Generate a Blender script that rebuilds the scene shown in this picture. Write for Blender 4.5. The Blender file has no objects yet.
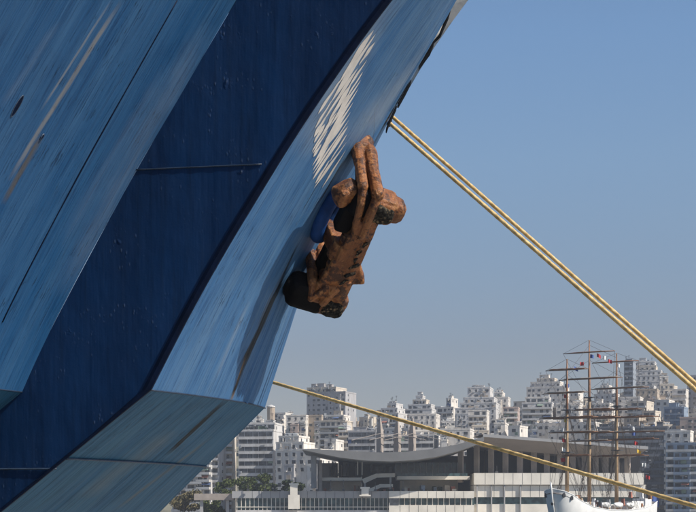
import bpy, bmesh, math, random
from mathutils import Vector, Matrix, noise as mnoise
random.seed(7)
R = math.radians
S = bpy.context.scene
C = S.collection
# ------------------------------------------------------------------ camera, sky, sun
F = 1643.0; HY = 514.0; ZC = 4.0
cam = bpy.data.cameras.new('camera'); camo = bpy.data.objects.new('camera', cam); C.objects.link(camo)
camo.location = (0, 0, ZC); camo.rotation_euler = (R(90), 0, 0)
cam.sensor_width = 36; cam.lens = F * 36 / 696; cam.shift_y = (HY - 256) / 696
cam.clip_start = 0.5; cam.clip_end = 20000
S.camera = camo
SUN_EL, SUN_AZ = 43.0, 24.0          # azimuth measured from +X towards the camera side (-Y)
w = bpy.data.worlds.new('World'); S.world = w; w.use_nodes = True
wn, wl = w.node_tree.nodes, w.node_tree.links
bg = wn['Background']
sk = wn.new('ShaderNodeTexSky'); sk.sky_type = 'NISHITA'; sk.sun_disc = False
sk.sun_elevation = R(SUN_EL); sk.sun_rotation = R(90 + SUN_AZ)
sk.altitude = 0; sk.air_density = 1.0; sk.dust_density = 0.4; sk.ozone_density = 2.5
tint = wn.new('ShaderNodeMix'); tint.data_type = 'RGBA'; tint.blend_type = 'MULTIPLY'; tint.inputs[0].default_value = 1.0; 
# the air over the bay flattens the sky: a little less glow at the horizon, more blue above it, the same all round
tc = wn.new('ShaderNodeTexCoord'); sz = wn.new('ShaderNodeSeparateXYZ'); wl.new(tc.outputs['Generated'], sz.inputs[0])
sr = wn.new('ShaderNodeValToRGB'); sr.color_ramp.elements[0].position = 0.0; sr.color_ramp.elements[0].color = (0.80, 0.66, 0.69, 1)
sr.color_ramp.elements[1].position = 0.60; sr.color_ramp.elements[1].color = (1.25, 1.38, 1.48, 1)
for ps, cl in ((0.10, (0.89, 0.79, 0.84, 1)), (0.21, (1.22, 1.26, 1.30, 1)), (0.28, (1.26, 1.40, 1.50, 1))):
    e_ = sr.color_ramp.elements.new(ps); e_.color = cl
wl.new(sz.outputs[2], sr.inputs[0]); wl.new(sr.outputs[0], tint.inputs[7])
wl.new(sk.outputs[0], tint.inputs[6]); wl.new(tint.outputs[2], bg.inputs[0]); bg.inputs[1].default_value = 0.0615
sl = bpy.data.lights.new('sun', 'SUN'); sl.energy = 4.8; sl.angle = R(0.5); sl.color = (1.0, 0.94, 0.85)
so = bpy.data.objects.new('sun', sl); C.objects.link(so)
sd = Vector((math.cos(R(SUN_EL)) * math.cos(R(SUN_AZ)), -math.cos(R(SUN_EL)) * math.sin(R(SUN_AZ)), math.sin(R(SUN_EL))))
so.rotation_euler = sd.to_track_quat('Z', 'Y').to_euler(); so.location = (60, -20, 60)
S.view_settings.view_transform = 'Standard'; S.view_settings.look = 'None'
S.view_settings.exposure = 0.4; S.view_settings.gamma = 1.0
S.render.engine = 'CYCLES'
S.cycles.volume_step_rate = 4
S.cycles.volume_bounces = 0

def P(px, py, d):
    return Vector(((px - 348) / F * d, d, ZC + (HY - py) / F * d))

# ------------------------------------------------------------------ mesh builder
OFF = {}
class MB:
    def __init__(s): s.v = []; s.f = []; s.uv = []
    def add(s, vs, fs, uvs=None):
        n = len(s.v); s.v += [tuple(p) for p in vs]; s.f += [tuple(i + n for i in f) for f in fs]
        s.uv += (uvs if uvs else [(0, 0)] * len(vs))
    def box(s, x0, x1, y0, y1, z0, z1):
        s.add([(x0,y0,z0),(x1,y0,z0),(x1,y1,z0),(x0,y1,z0),(x0,y0,z1),(x1,y0,z1),(x1,y1,z1),(x0,y1,z1)],
              [(0,3,2,1),(4,5,6,7),(0,1,5,4),(1,2,6,5),(2,3,7,6),(3,0,4,7)])
    def prism(s, front, back):
        n = len(front)
        s.add(list(front) + list(back), [tuple(range(n)), tuple(range(2*n-1, n-1, -1))] +
              [(i, i + n, (i+1) % n + n, (i+1) % n) for i in range(n)])
    def tube(s, pts, rad, n=8, cap=True, twist=None):
        pts = [Vector(p) for p in pts]; m = len(pts); vs = []
        if not hasattr(rad, '__len__'): rad = [rad] * m
        up = Vector((0.13, 0.31, 0.94)).normalized()
        dist = 0
        for i, p in enumerate(pts):
            t = (pts[min(i+1, m-1)] - pts[max(i-1, 0)]).normalized()
            a = t.cross(up)
            if a.length < 1e-3: a = t.cross(Vector((1, 0, 0)))
            a.normalize(); b = t.cross(a)
            if i: dist += (p - pts[i-1]).length
            for k in range(n):
                th = 2 * math.pi * k / n; r = rad[i]
                if twist: r *= 0.88 + 0.14 * abs(math.cos(1.5 * (th - dist * twist)))
                vs.append(p + a * (r * math.cos(th)) + b * (r * math.sin(th)))
        fs = [(i*n+k, i*n+(k+1) % n, (i+1)*n+(k+1) % n, (i+1)*n+k) for i in range(m-1) for k in range(n)]
        if cap: fs += [tuple(range(n-1, -1, -1)), tuple(range((m-1)*n, m*n))]
        s.add(vs, fs)
    def grid(s, rows, uvs=None, close=False):
        m = len(rows); n = len(rows[0])
        vs = [p for r in rows for p in r]
        fs = [(i*n+k, i*n+k+1, (i+1)*n+k+1, (i+1)*n+k) for i in range(m-1) for k in range(n-1)]
        s.add(vs, fs, [u for r in uvs for u in r] if uvs else None)
    def mesh(s, name, off=(0, 0, 0), smooth=False):
        me = bpy.data.meshes.new(name)
        ox, oy, oz = off
        me.from_pydata([(x-ox, y-oy, z-oz) for x, y, z in s.v], [], s.f)
        if any(u != (0, 0) for u in s.uv):
            l = me.uv_layers.new(name='UVMap')
            d = [0.0] * (2 * len(me.loops))
            for lp in me.loops:
                d[2*lp.index] = s.uv[lp.vertex_index][0]; d[2*lp.index+1] = s.uv[lp.vertex_index][1]
            l.data.foreach_set('uv', d)
        if smooth: me.polygons.foreach_set('use_smooth', [True] * len(me.polygons))
        me.update()
        return me
    def build(s, name, m, parent=None, smooth=False, local=False):
        off = (0, 0, 0) if (local or parent is None) else OFF.get(parent.name, (0, 0, 0))
        return link(name, s.mesh(name, off, smooth), m, parent)
def link(name, me, m, parent=None, loc=(0, 0, 0)):
    if m is not None and len(me.materials) == 0: me.materials.append(m)
    o = bpy.data.objects.new(name, me); C.objects.link(o); o.location = loc
    if parent is not None:
        o.parent = parent
        if parent.name in OFF: OFF[o.name] = OFF[parent.name]
    return o
def tag(o, label, cat, group=None, kind=None):
    if label: o['label'] = label
    if cat: o['category'] = cat
    if group: o['group'] = group
    if kind: o['kind'] = kind
    return o
def thing(name, label, cat, loc=(0, 0, 0), rz=0, group=None):
    o = bpy.data.objects.new(name, None); C.objects.link(o); o.location = loc; o.rotation_euler = (0, 0, rz)
    o.empty_display_size = 0.2
    OFF[o.name] = tuple(loc)
    return tag(o, label, cat, group)

# ------------------------------------------------------------------ materials
class NT:
    def __init__(s, name):
        s.m = bpy.data.materials.new(name); s.m.use_nodes = True
        s.n = s.m.node_tree.nodes; s.l = s.m.node_tree.links; s.b = s.n['Principled BSDF']
    def put(s, sock, val):
        if hasattr(val, 'is_output') or hasattr(val, 'links'): s.l.new(val, sock)
        else: sock.default_value = val
    def node(s, t, **kw):
        x = s.n.new(t)
        for k, v in kw.items(): setattr(x, k, v)
        return x
    def math(s, op, a, b=None, c=None, clamp=False):
        x = s.node('ShaderNodeMath', operation=op); x.use_clamp = clamp
        s.put(x.inputs[0], a)
        if b is not None: s.put(x.inputs[1], b)
        if c is not None: s.put(x.inputs[2], c)
        return x.outputs[0]
    def coord(s, which='Object'): return s.node('ShaderNodeTexCoord').outputs[which]
    def scale(s, vec, sc):
        x = s.node('ShaderNodeMapping'); s.l.new(vec, x.inputs[0]); x.inputs['Scale'].default_value = sc
        return x.outputs[0]
    def noise(s, vec, scale=1.0, detail=4, rough=0.55, dist=0.0):
        x = s.node('ShaderNodeTexNoise'); s.l.new(vec, x.inputs['Vector'])
        x.inputs['Scale'].default_value = scale; x.inputs['Detail'].default_value = detail
        x.inputs['Roughness'].default_value = rough; x.inputs['Distortion'].default_value = dist
        return x.outputs[0]
    def ramp(s, f, a, b, lo=0.0, hi=1.0):
        x = s.node('ShaderNodeMapRange'); s.put(x.inputs[0], f)
        x.inputs[1].default_value = a; x.inputs[2].default_value = b; x.inputs[3].default_value = lo; x.inputs[4].default_value = hi
        return x.outputs[0]
    def mix(s, f, a, b):
        x = s.node('ShaderNodeMix', data_type='RGBA'); s.put(x.inputs[0], f)
        for i, v in ((6, a), (7, b)):
            if isinstance(v, tuple): x.inputs[i].default_value = (*v, 1) if len(v) == 3 else v
            else: s.l.new(v, x.inputs[i])
        return x.outputs[2]
    def bump(s, h, strength=0.3, dist=0.02, prev=None):
        x = s.node('ShaderNodeBump'); x.inputs['Strength'].default_value = strength; x.inputs['Distance'].default_value = dist
        s.l.new(h, x.inputs['Height'])
        if prev is not None: s.l.new(prev, x.inputs['Normal'])
        return x.outputs[0]
    def node_warp(s, uv):
        n = s.node('ShaderNodeTexNoise'); n.inputs['Scale'].default_value = 2.5; n.inputs['Detail'].default_value = 3; s.l.new(uv, n.inputs['Vector'])
        x = s.node('ShaderNodeVectorMath', operation='MULTIPLY_ADD'); s.l.new(n.outputs['Color'], x.inputs[0]); x.inputs[1].default_value = (0.35, 0.35, 0); s.l.new(s.scale(uv, (1, 0.55, 1)), x.inputs[2])
        return x.outputs[0]
    def done(s, col, rough=0.5, normal=None, metal=0.0, spec=None):
        if isinstance(col, tuple): s.b.inputs['Base Color'].default_value = (*col, 1)
        else: s.l.new(col, s.b.inputs['Base Color'])
        s.put(s.b.inputs['Roughness'], rough); s.b.inputs['Metallic'].default_value = metal
        if spec is not None: s.b.inputs['Specular IOR Level'].default_value = spec
        if normal is not None: s.l.new(normal, s.b.inputs['Normal'])
        return s.m

def simple(name, col, rough=0.6, var=0.15, scale=0.5, bump=0.0, bscale=8, spec=None):
    t = NT(name); co = t.coord('Object')
    n = t.noise(co, scale, 5)
    f = t.ramp(n, 0.3, 0.7)
    lo = tuple(c * (1 - var) for c in col); hi = tuple(min(1, c * (1 + var)) for c in col)
    nb = t.bump(t.noise(co, bscale, 4), bump, 0.02) if bump else None
    return t.done(t.mix(f, lo, hi), rough, nb, spec=spec)

def weathered(name, col):
    """far rendered walls: vertical dirt streaks and blotches"""
    t = NT(name); co = t.coord('Object')
    a = t.noise(t.scale(co, (0.45, 0.45, 0.10)), 1.0, 6, 0.65)
    b = t.noise(co, 0.12, 3)
    c1 = t.mix(t.ramp(a, 0.4, 0.72), col, tuple(c * k for c, k in zip(col, (0.62, 0.59, 0.56))))
    c2 = t.mix(t.ramp(b, 0.4, 0.7, 0, 0.5), c1, tuple(min(1, c * 1.12) for c in col))
    return t.done(c2, 0.9)

M = {}
def hull_front(name, base, pale, dark, stains_bands, rough=0.42, green=0.0):
    """blue plating painted long ago: streaks run down the slope (v of the UV map, in metres)"""
    t = NT(name); uv = t.coord('UV')
    sx = t.node('ShaderNodeSeparateXYZ'); t.l.new(uv, sx.inputs[0]); u, v = sx.outputs[0], sx.outputs[1]
    broad = t.noise(t.scale(uv, (2.2, 0.10, 1)), 1.0, 6, 0.6)
    mid = t.noise(t.scale(uv, (9.0, 0.30, 1)), 1.0, 5, 0.6)
    fine = t.noise(t.scale(uv, (34.0, 0.9, 1)), 1.0, 4, 0.6)
    blot = t.noise(uv, 0.9, 5, 0.6)
    col = t.mix(t.ramp(broad, 0.36, 0.66), base, pale)
    col = t.mix(t.ramp(mid, 0.50, 0.74, 0, 0.55), col, dark)
    col = t.mix(t.ramp(mid, 0.26, 0.45, 0.4, 0.0), col, pale)
    col = t.mix(t.ramp(fine, 0.53, 0.64, 0, 0.65), col, dark)
    col = t.mix(t.ramp(fine, 0.32, 0.44, 0.6, 0), col, pale)
    nick = t.noise(t.scale(uv, (22.0, 2.4, 1)), 1.0, 5, 0.65)
    nk = t.math('MULTIPLY', t.ramp(nick, 0.60, 0.66), t.ramp(t.noise(uv, 0.55, 3), 0.42, 0.62))
    col = t.mix(t.math('MULTIPLY', nk, 0.6), col, tuple(c * 0.35 for c in dark))
    col = t.mix(t.ramp(blot, 0.52, 0.74, 0, 0.30), col, dark)
    # small chips in the paint
    vo = t.node('ShaderNodeTexVoronoi'); t.l.new(t.scale(uv, (7, 2.2, 1)), vo.inputs['Vector'])
    vo.inputs['Scale'].default_value = 1.3
    chip = t.ramp(vo.outputs['Distance'], 0.03, 0.06, 1, 0)
    col = t.mix(t.math('MULTIPLY', chip, t.ramp(blot, 0.5, 0.6)), col, (0.02, 0.03, 0.05))
    for (u0, v0, u1, v1, wd, sc, stn, soft) in stains_bands:
        sl_ = (u1 - u0) / (v1 - v0) if abs(v1 - v0) > 1e-6 else 0
        wob = t.math('MULTIPLY', t.math('SUBTRACT', t.noise(t.scale(uv, (0.4, 1.1, 1)), 1.0, 3), 0.5), wd * 1.2)
        du = t.math('ABSOLUTE', t.math('ADD', wob, t.math('SUBTRACT', u, t.math('MULTIPLY_ADD', t.math('SUBTRACT', v, v0), sl_, u0))))
        m = t.ramp(du, wd * (1 - soft), wd, 1, 0)
        lo, hi = min(v0, v1), max(v0, v1)
        e = (hi - lo) * 0.18
        m = t.math('MULTIPLY', m, t.ramp(v, lo, lo + e)); m = t.math('MULTIPLY', m, t.ramp(v, hi - e, hi, 1, 0))
        m = t.math('MULTIPLY', m, t.ramp(t.noise(t.scale(uv, (16, 0.8, 1)), 1.0, 4), 0.30, 0.50, 0.5, 1))
        col = t.mix(t.math('MULTIPLY', m, stn), col, sc)
    nb = t.bump(broad, 0.35, 0.05)
    nb = t.bump(mid, 0.5, 0.022, nb)
    nb = t.bump(fine, 0.7, 0.010, nb); nb = t.bump(nk, 0.8, -0.012, nb)
    nb = t.bump(chip, 0.5, -0.006, nb)
    M[name] = t.done(col, t.ramp(mid, 0.3, 0.7, rough - 0.06, rough + 0.14), nb, spec=0.3)
    return M[name]

# ------------------------------------------------------------------ THE BLUE SHIP
K = Vector((-3.25, 27.0, 6.04)); FW = Vector((0.98, -0.20, 0)); NRM = Vector((-0.2, -0.98, 0))
def dark_plane(px, py):            # point of the ship's dark side plate under a pixel
    k = (px - 348) / F             # K.x + .98 s = k (27 - .2 s)
    s = (k * K.y - K.x) / (0.98 + 0.20 * k)
    y = K.y - 0.2 * s
    return Vector((K.x + 0.98 * s, y, ZC + (HY - py) / F * y))
ZK = 6.04; ZT = 14.4; ZB = -1.2
E_UP = dark_plane(390, 0); E_UP = (E_UP - K) / (E_UP.z - K.z)          # forward edge, per metre of height
E_DN = dark_plane(0, 512); E_DN = (E_DN - K) / (E_DN.z - K.z)

JK = dark_plane(22, 388); JK.z = ZK
J_UP = dark_plane(235, 0); J_UP = (J_UP - JK) / (J_UP.z - JK.z)

def lerp(a, b, t): return a + (b - a) * t
def table(z, tab):
    for a, b in zip(tab, tab[1:]):
        if z <= b[0]: return a[1].lerp(b[1], (z - a[0]) / (b[0] - a[0]))
    a, b = tab[-2], tab[-1]
    return a[1].lerp(b[1], (z - a[0]) / (b[0] - a[0]))
def edge_table(k, pix):
    pts = [(k.z, k)] + [(p.z, p) for p in (dark_plane(x, y) for x, y in pix)]
    out = []                                                   # smooth it a little
    zs = [pts[0][0] + (pts[-1][0] - pts[0][0]) * i / 40 for i in range(41)]
    for z in zs:
        acc = Vector((0, 0, 0))
        for dz in (-.5, -.25, 0, .25, .5): acc += table(max(pts[0][0], min(pts[-1][0], z + dz * min(1, 2 * (z - zs[0]), 2 * (zs[-1] - z)))), pts)
        acc /= 5; acc.z = z; out.append((z, acc))
    return out
EB = edge_table(K, [(191, 310), (232, 238), (280, 160), (291, 141), (346, 60), (390, 0), (420, -36), (470, -100)])
EA = edge_table(JK, [(40, 350), (84, 265), (131, 180), (182, 92), (236, 0), (258, -36), (300, -105)])
def edge_B(z): return table(z, EB) if z >= ZK else K + E_DN * (z - ZK)
def edge_A(z): return table(z, EA) if z >= ZK else JK + E_DN * (z - ZK)
FAR = [P(265, 408, 31.6), P(296, 310, 31.2), P(341, 215, 30.8), P(384, 130, 30.5), P(398, 104, 30.3), P(420, 64, 30.0), P(452, 0, 29.7)]
FAR[0].z = ZK
FAR_T = [(p.z, p) for p in FAR]
FARD = [FAR[0], P(160, 512, 32.3)]
FD = (FARD[1] - FARD[0]) / (FARD[1].z - FARD[0].z)
def far_B(z): return table(z, FAR_T) if z >= ZK else FARD[0] + FD * (z - ZK)
BUL = Vector((0.30, 0.02, 0))
US = 0.68                                                                # the stem line on the front
def surf_B(u, z):
    a, b = edge_B(z), far_B(z)
    if u <= 1:
        bulge = 4 * u * (1 - u)
        if u < US: bulge = lerp(bulge, u / US * 0.87, 0.25)
        return a.lerp(b, u) + BUL * bulge
    q = u - 1                                                           # turns away out of sight
    return b + Vector((-0.30 * q - 1.9 * q * q, 3.4 * q - 0.35 * q * q, 0))
def slope_len(z): return (z - ZK) * (E_UP.length if z >= ZK else E_DN.length)
def uv_of_pixel(surf, px, py, u0, u1, z0, z1):
    best = None
    for _ in range(5):
        du, dz = (u1 - u0) / 14, (z1 - z0) / 14; c = None
        for i in range(15):
            for j in range(15):
                p = surf(u0 + du * i, z0 + dz * j)
                x = 348 + p.x / p.y * F; y = HY - (p.z - ZC) / p.y * F
                e = (x - px) ** 2 + (y - py) ** 2
                if c is None or e < c[0]: c = (e, u0 + du * i, z0 + dz * j)
        best = c
        u0, u1 = c[1] - du, c[1] + du; z0, z1 = c[2] - dz, c[2] + dz
    return best[1], best[2]
def uvB(px, py):
    u, z = uv_of_pixel(surf_B, px, py, -0.1, 1.05, 0, 14.4)
    return u * 4.9, slope_len(z)
ADIR = Vector((-0.33, -1.0, -0.012))
def surf_A(k, z): return edge_A(z) + ADIR * k
def uvA(px, py):
    u, z = uv_of_pixel(surf_A, px, py, -0.1, 9, 0, 14.4)
    return u, slope_len(z)

RUST = (0.16, 0.075, 0.03); CHALK = (0.26, 0.30, 0.34); BLK = (0.012, 0.014, 0.018)
def stB(x0, y0, x1, y1, wd, c, s, soft=0.6): return (*uvB(x0, y0), *uvB(x1, y1), wd, c, s, soft)
def stA(x0, y0, x1, y1, wd, c, s, soft=0.6): return (*uvA(x0, y0), *uvA(x1, y1), wd, c, s, soft)
hull_front('blue_front', (0.032, 0.118, 0.265), (0.088, 0.178, 0.30), (0.011, 0.050, 0.138),
           [stB(250, 345, 229, 404, 0.055, (0.20, 0.115, 0.045), 0.9, 0.5), stB(292, 266, 238, 374, 0.13, (0.004, 0.005, 0.006), 1.0, 0.3), stB(296, 250, 256, 330, 0.05, (0.08, 0.065, 0.05), 0.5, 0.5), stB(262, 325, 228, 402, 0.06, BLK, 0.9, 0.4),  # near-black strips down the stem line, next to rust streaks
            stB(300, 240, 262, 330, 0.06, BLK, 0.9), stB(330, 165, 300, 215, 0.02, BLK, 0.8),
            stB(330, 178, 372, 104, 0.035, BLK, 0.9), stB(318, 205, 345, 158, 0.04, BLK, 0.9), stB(360, 120, 412, 48, 0.025, BLK, 0.7), stB(250, 300, 215, 380, 0.10, CHALK, 0.25, 0.9),
            stB(440, -20, 340, 150, 0.9, CHALK, 0.45, 0.9), stB(400, -20, 300, 160, 0.9, CHALK, 0.38, 0.9), stB(318, 215, 330, 190, 0.04, BLK, 0.6)])
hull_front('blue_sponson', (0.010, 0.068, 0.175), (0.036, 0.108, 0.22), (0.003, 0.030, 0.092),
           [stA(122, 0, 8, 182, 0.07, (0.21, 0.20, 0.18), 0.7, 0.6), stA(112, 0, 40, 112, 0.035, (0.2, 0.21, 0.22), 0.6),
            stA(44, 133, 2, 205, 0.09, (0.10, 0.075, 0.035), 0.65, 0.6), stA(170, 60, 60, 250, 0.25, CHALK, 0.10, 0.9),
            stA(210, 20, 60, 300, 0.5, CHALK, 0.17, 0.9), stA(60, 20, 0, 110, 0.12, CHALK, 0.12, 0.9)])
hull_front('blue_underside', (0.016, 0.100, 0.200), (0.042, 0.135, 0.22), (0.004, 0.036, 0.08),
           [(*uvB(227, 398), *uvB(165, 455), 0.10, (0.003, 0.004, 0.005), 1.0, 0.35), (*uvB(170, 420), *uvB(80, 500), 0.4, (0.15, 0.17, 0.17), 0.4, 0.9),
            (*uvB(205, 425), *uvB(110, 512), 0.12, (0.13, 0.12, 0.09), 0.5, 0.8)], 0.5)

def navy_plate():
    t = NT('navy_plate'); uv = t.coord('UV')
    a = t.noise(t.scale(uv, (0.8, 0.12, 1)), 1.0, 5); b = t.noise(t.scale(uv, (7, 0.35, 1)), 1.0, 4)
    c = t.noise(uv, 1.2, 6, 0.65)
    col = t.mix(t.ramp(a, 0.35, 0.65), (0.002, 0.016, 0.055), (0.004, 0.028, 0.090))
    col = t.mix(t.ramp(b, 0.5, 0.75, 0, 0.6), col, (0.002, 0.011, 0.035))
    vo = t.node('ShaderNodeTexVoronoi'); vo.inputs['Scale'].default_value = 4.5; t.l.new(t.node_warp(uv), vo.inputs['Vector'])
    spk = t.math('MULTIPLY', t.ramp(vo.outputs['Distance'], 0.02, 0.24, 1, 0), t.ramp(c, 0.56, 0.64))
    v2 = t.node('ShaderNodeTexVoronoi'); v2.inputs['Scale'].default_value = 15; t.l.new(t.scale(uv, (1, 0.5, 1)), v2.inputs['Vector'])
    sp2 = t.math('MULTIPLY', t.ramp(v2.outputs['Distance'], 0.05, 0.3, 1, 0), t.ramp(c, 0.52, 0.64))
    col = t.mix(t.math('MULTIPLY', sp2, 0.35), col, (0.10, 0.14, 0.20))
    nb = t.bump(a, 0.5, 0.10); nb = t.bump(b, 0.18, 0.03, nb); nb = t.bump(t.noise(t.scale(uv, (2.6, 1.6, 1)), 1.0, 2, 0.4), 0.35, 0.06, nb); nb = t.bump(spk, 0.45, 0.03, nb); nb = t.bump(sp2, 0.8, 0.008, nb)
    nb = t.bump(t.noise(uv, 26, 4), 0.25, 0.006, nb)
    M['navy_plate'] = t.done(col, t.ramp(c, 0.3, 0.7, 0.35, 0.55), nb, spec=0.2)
navy_plate()
M['navy_edge'] = simple('navy_edge', (0.0015, 0.006, 0.022), 0.6, 0.3, 3, 0.3, 14, 0.1)
M['weld'] = simple('weld', (0.030, 0.050, 0.085), 0.4, 0.3, 6, 0.5, 40)
M['weld_dark'] = simple('weld_dark', (0.010, 0.024, 0.05), 0.5, 0.3, 6, 0.5, 40)
M['shadow_black'] = simple('shadow_black', (0.006, 0.006, 0.007), 0.8, 0.3, 4, 0.3, 20, 0.05)
M['white_plate'] = simple('white_plate', (0.55, 0.52, 0.47), 0.5, 0.18, 1.5, 0.2, 10)
M['hawse_blue'] = simple('hawse_blue', (0.010, 0.048, 0.17), 0.6, 0.45, 3.5, 0.5, 14, 0.2)
M['glint_paint'] = simple('glint_paint', (0.58, 0.54, 0.49), 0.6, 0.12, 5)
M['deck_grey'] = simple('deck_grey', (0.12, 0.13, 0.13), 0.8)

ship = thing('blue_ship', 'rust streaked blue ship bow with stepped overhanging plates towering over the harbour', 'ship', (-6, 31, 0))
def zs_between(a, b, step): 
    n = max(1, int(round((b - a) / step))); return [a + (b - a) * i / n for i in range(n + 1)]
def dent(p, amp, sc, seed=0): return amp * mnoise.noise(Vector((p.x * sc + seed, p.y * sc, p.z * sc)))
def plate(name, surf, us, zs, m, n, parent=ship, uvw=1.0, amp=0.012, sc=0.7):
    rows, uvs = [], []
    for z in zs:
        r_, q = [], []
        for u in us:
            p = surf(u, z); r_.append(p + n * dent(p, amp, sc)); q.append((u * uvw + 1e-4, slope_len(z)))
        rows.append(r_); uvs.append(q)
    b = MB(); b.grid(rows, uvs); return b.build(name, m, parent, True)
NB = Vector((0.79, -0.285, -0.54))
NU = Vector((0.62, -0.2, -0.76))
ub = [i / 40 for i in range(41)] + [1 + 0.06 * i for i in range(1, 26)]
z_seam_hi = dark_plane(200, 170).z; z_seam_lo = dark_plane(60, 466).z
plate('front_plate', surf_B, ub, zs_between(ZK, 9.2, 0.12), M['blue_front'], NB, uvw=4.9)
plate('front_plate', surf_B, ub, zs_between(9.2, ZT, 0.12), M['blue_front'], NB, uvw=4.9)
plate('lower_front_plate', surf_B, ub, zs_between(z_seam_lo, ZK, 0.12), M['blue_underside'], NU, uvw=4.9)
plate('lower_front_plate', surf_B, ub, zs_between(ZB, z_seam_lo, 0.2), M['blue_underside'], NU, uvw=4.9)
ka = [i * 0.22 for i in range(60)]
plate('sponson_front_plate', surf_A, ka, zs_between(ZK, ZT, 0.16), M['blue_sponson'], NB)
plate('sponson_lower_plate', surf_A, ka, zs_between(ZB, ZK, 0.2), M['blue_underside'], NU)
def surf_side(u, z): return edge_A(z).lerp(edge_B(z), u)
def side_plate(zs):
    rows, uvs = [], []
    for z in zs:
        a, b = edge_A(z), edge_B(z); r_, q = [], []
        for i in range(25):
            p = a.lerp(b, i / 24); r_.append(p + NRM * dent(p, 0.02, 0.55, 3)); q.append(((p - K).dot(FW) + 20, z))
        rows.append(r_); uvs.append(q)
    b = MB(); b.grid(rows, uvs); b.build('side_plate', M['navy_plate'], ship, True)
side_plate(zs_between(ZB, z_seam_lo, 0.2)); side_plate(zs_between(z_seam_lo, z_seam_hi, 0.15)); side_plate(zs_between(z_seam_hi, ZT, 0.15))
# outer side of the sponson and the far side, deck above
b = MB(); ke = ka[-1]
rows = [[surf_A(ke, z) + Vector((-0.97 * q, 0.2 * q, 0)) for q in (0, 4, 8, 12, 16)] for z in zs_between(ZB, ZK, 1) + zs_between(ZK, ZT, 1)[1:]]
b.grid(rows); b.build('outer_side_plate', M['navy_plate'], ship)
b = MB(); top = [surf_A(ke, ZT) + Vector((-16, 3.2, 0)), surf_A(ke, ZT), edge_A(ZT), edge_B(ZT)] + [surf_B(u, ZT) for u in ub[1:]] + [Vector((-22, 42, ZT))]
b.prism([p + Vector((0, 0, 0.02)) for p in top], [p - Vector((0, 0, 0.1)) for p in top]); b.build('deck', M['deck_grey'], ship)
# dark bar that covers the forward edge of the side plates, and seams
def ribbon(pts, rad, name, m, n=8): 
    b = MB(); b.tube(pts, rad, n); return b.build(name, m, ship, True)
for z0, z1 in ((ZK, ZT), (ZB, ZK)):
    b = MB(); out = []
    for i in range(31):
        z = lerp(z0, z1, i / 30); wd = 0.13 if z0 == ZK else lerp(0.06, 0.13, max(0, min(1, (z - ZK + 0.7) / 0.7)))
        p = edge_B(z)
        out.append([p + FW * 0.02 - NRM * 0.02, p + FW * 0.022 + NRM * 0.035, p - FW * wd * 0.5 + NRM * 0.045, p - FW * wd + NRM * 0.03, p - FW * (wd + 0.01) - NRM * 0.02])
    b.grid(out); b.build('edge_bar', M['navy_edge'], ship)
def side_line(px0, py0, px1, py1): 
    a, c = dark_plane(px0, py0), dark_plane(px1, py1); c.z = a.z
    return [a.lerp(c, i / 20) + NRM * (0.014 + 0.004 * math.sin(i * 2.1)) for i in range(21)]
ribbon(side_line(135, 170, 262, 172), 0.013, 'weld_seam', M['weld_dark'])
ribbon(side_line(-10, 469, 57, 467), 0.016, 'weld_seam', M['weld'])
ribbon([surf_B(u, z_seam_lo + 0.13) + NU * 0.012 for u in [i / 30 for i in range(0, 31)]], 0.018, 'weld_seam', M['weld'])
def wpts(fn, n=24): return [fn(i / n) for i in range(n + 1)]
ribbon(wpts(lambda t: surf_B(t, ZK) + (NB + NU) * 0.002, 40), 0.014, 'knuckle_seam', M['weld_dark'])
ribbon(wpts(lambda t: surf_A(t * 12, ZK) + (NB + NU) * 0.002, 40), 0.014, 'knuckle_seam', M['weld_dark'])
ka0, za0 = uv_of_pixel(surf_A, 177, 0, 0, 9, 5, 14.4); ka1, za1 = uv_of_pixel(surf_A, 2, 322, 0, 9, 5, 14.4)
ribbon(wpts(lambda t: surf_A(lerp(ka1, ka0, t), lerp(za1, za0, t)) + NB * 0.006), 0.013, 'weld_seam', M['navy_edge'])
# stem bead of the front
b = MB(); out = []
for i in range(61):
    z = lerp(ZK, ZT, i / 60); us = US + 0.07 * (z - ZK) / 6
    p = surf_B(us, z); sdv = (surf_B(us + 0.03, z) - surf_B(us - 0.03, z)).normalized()
    out.append([p - sdv * 0.06 - NB * 0.01, p - sdv * 0.03 + NB * 0.03, p + sdv * 0.02 + NB * 0.03, p + sdv * 0.05 - NB * 0.01])
b.grid(out); b.build('stem_bead', M['blue_front'], ship)
# drain holes of the sponson
def drain(px, py, ru, rv):
    k, z = uv_of_pixel(surf_A, px, py, 0, 9, 5, 14.4); c = surf_A(k, z)
    eu = ADIR.normalized(); ev = (surf_A(k, z + 0.3) - c).normalized()
    ring, hole = MB(), MB(); pts = []
    for i in range(29):
        th = 2 * math.pi * i / 28; pts.append(c + NB * 0.004 + eu * (ru * math.cos(th)) + ev * (rv * math.sin(th)))
    ring.tube(pts, 0.009, 6, False)
    o = ring.build('drain_hole', M['weld'], ship, True)
    hole.prism([p + NB * 0.006 for p in pts[:-1]], [p - NB * 0.25 for p in pts[:-1]]); hole.build('hole_recess', M['navy_edge'], o)
drain(17, 106, 0.05, 0.17); drain(42, 137, 0.025, 0.05)
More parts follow.
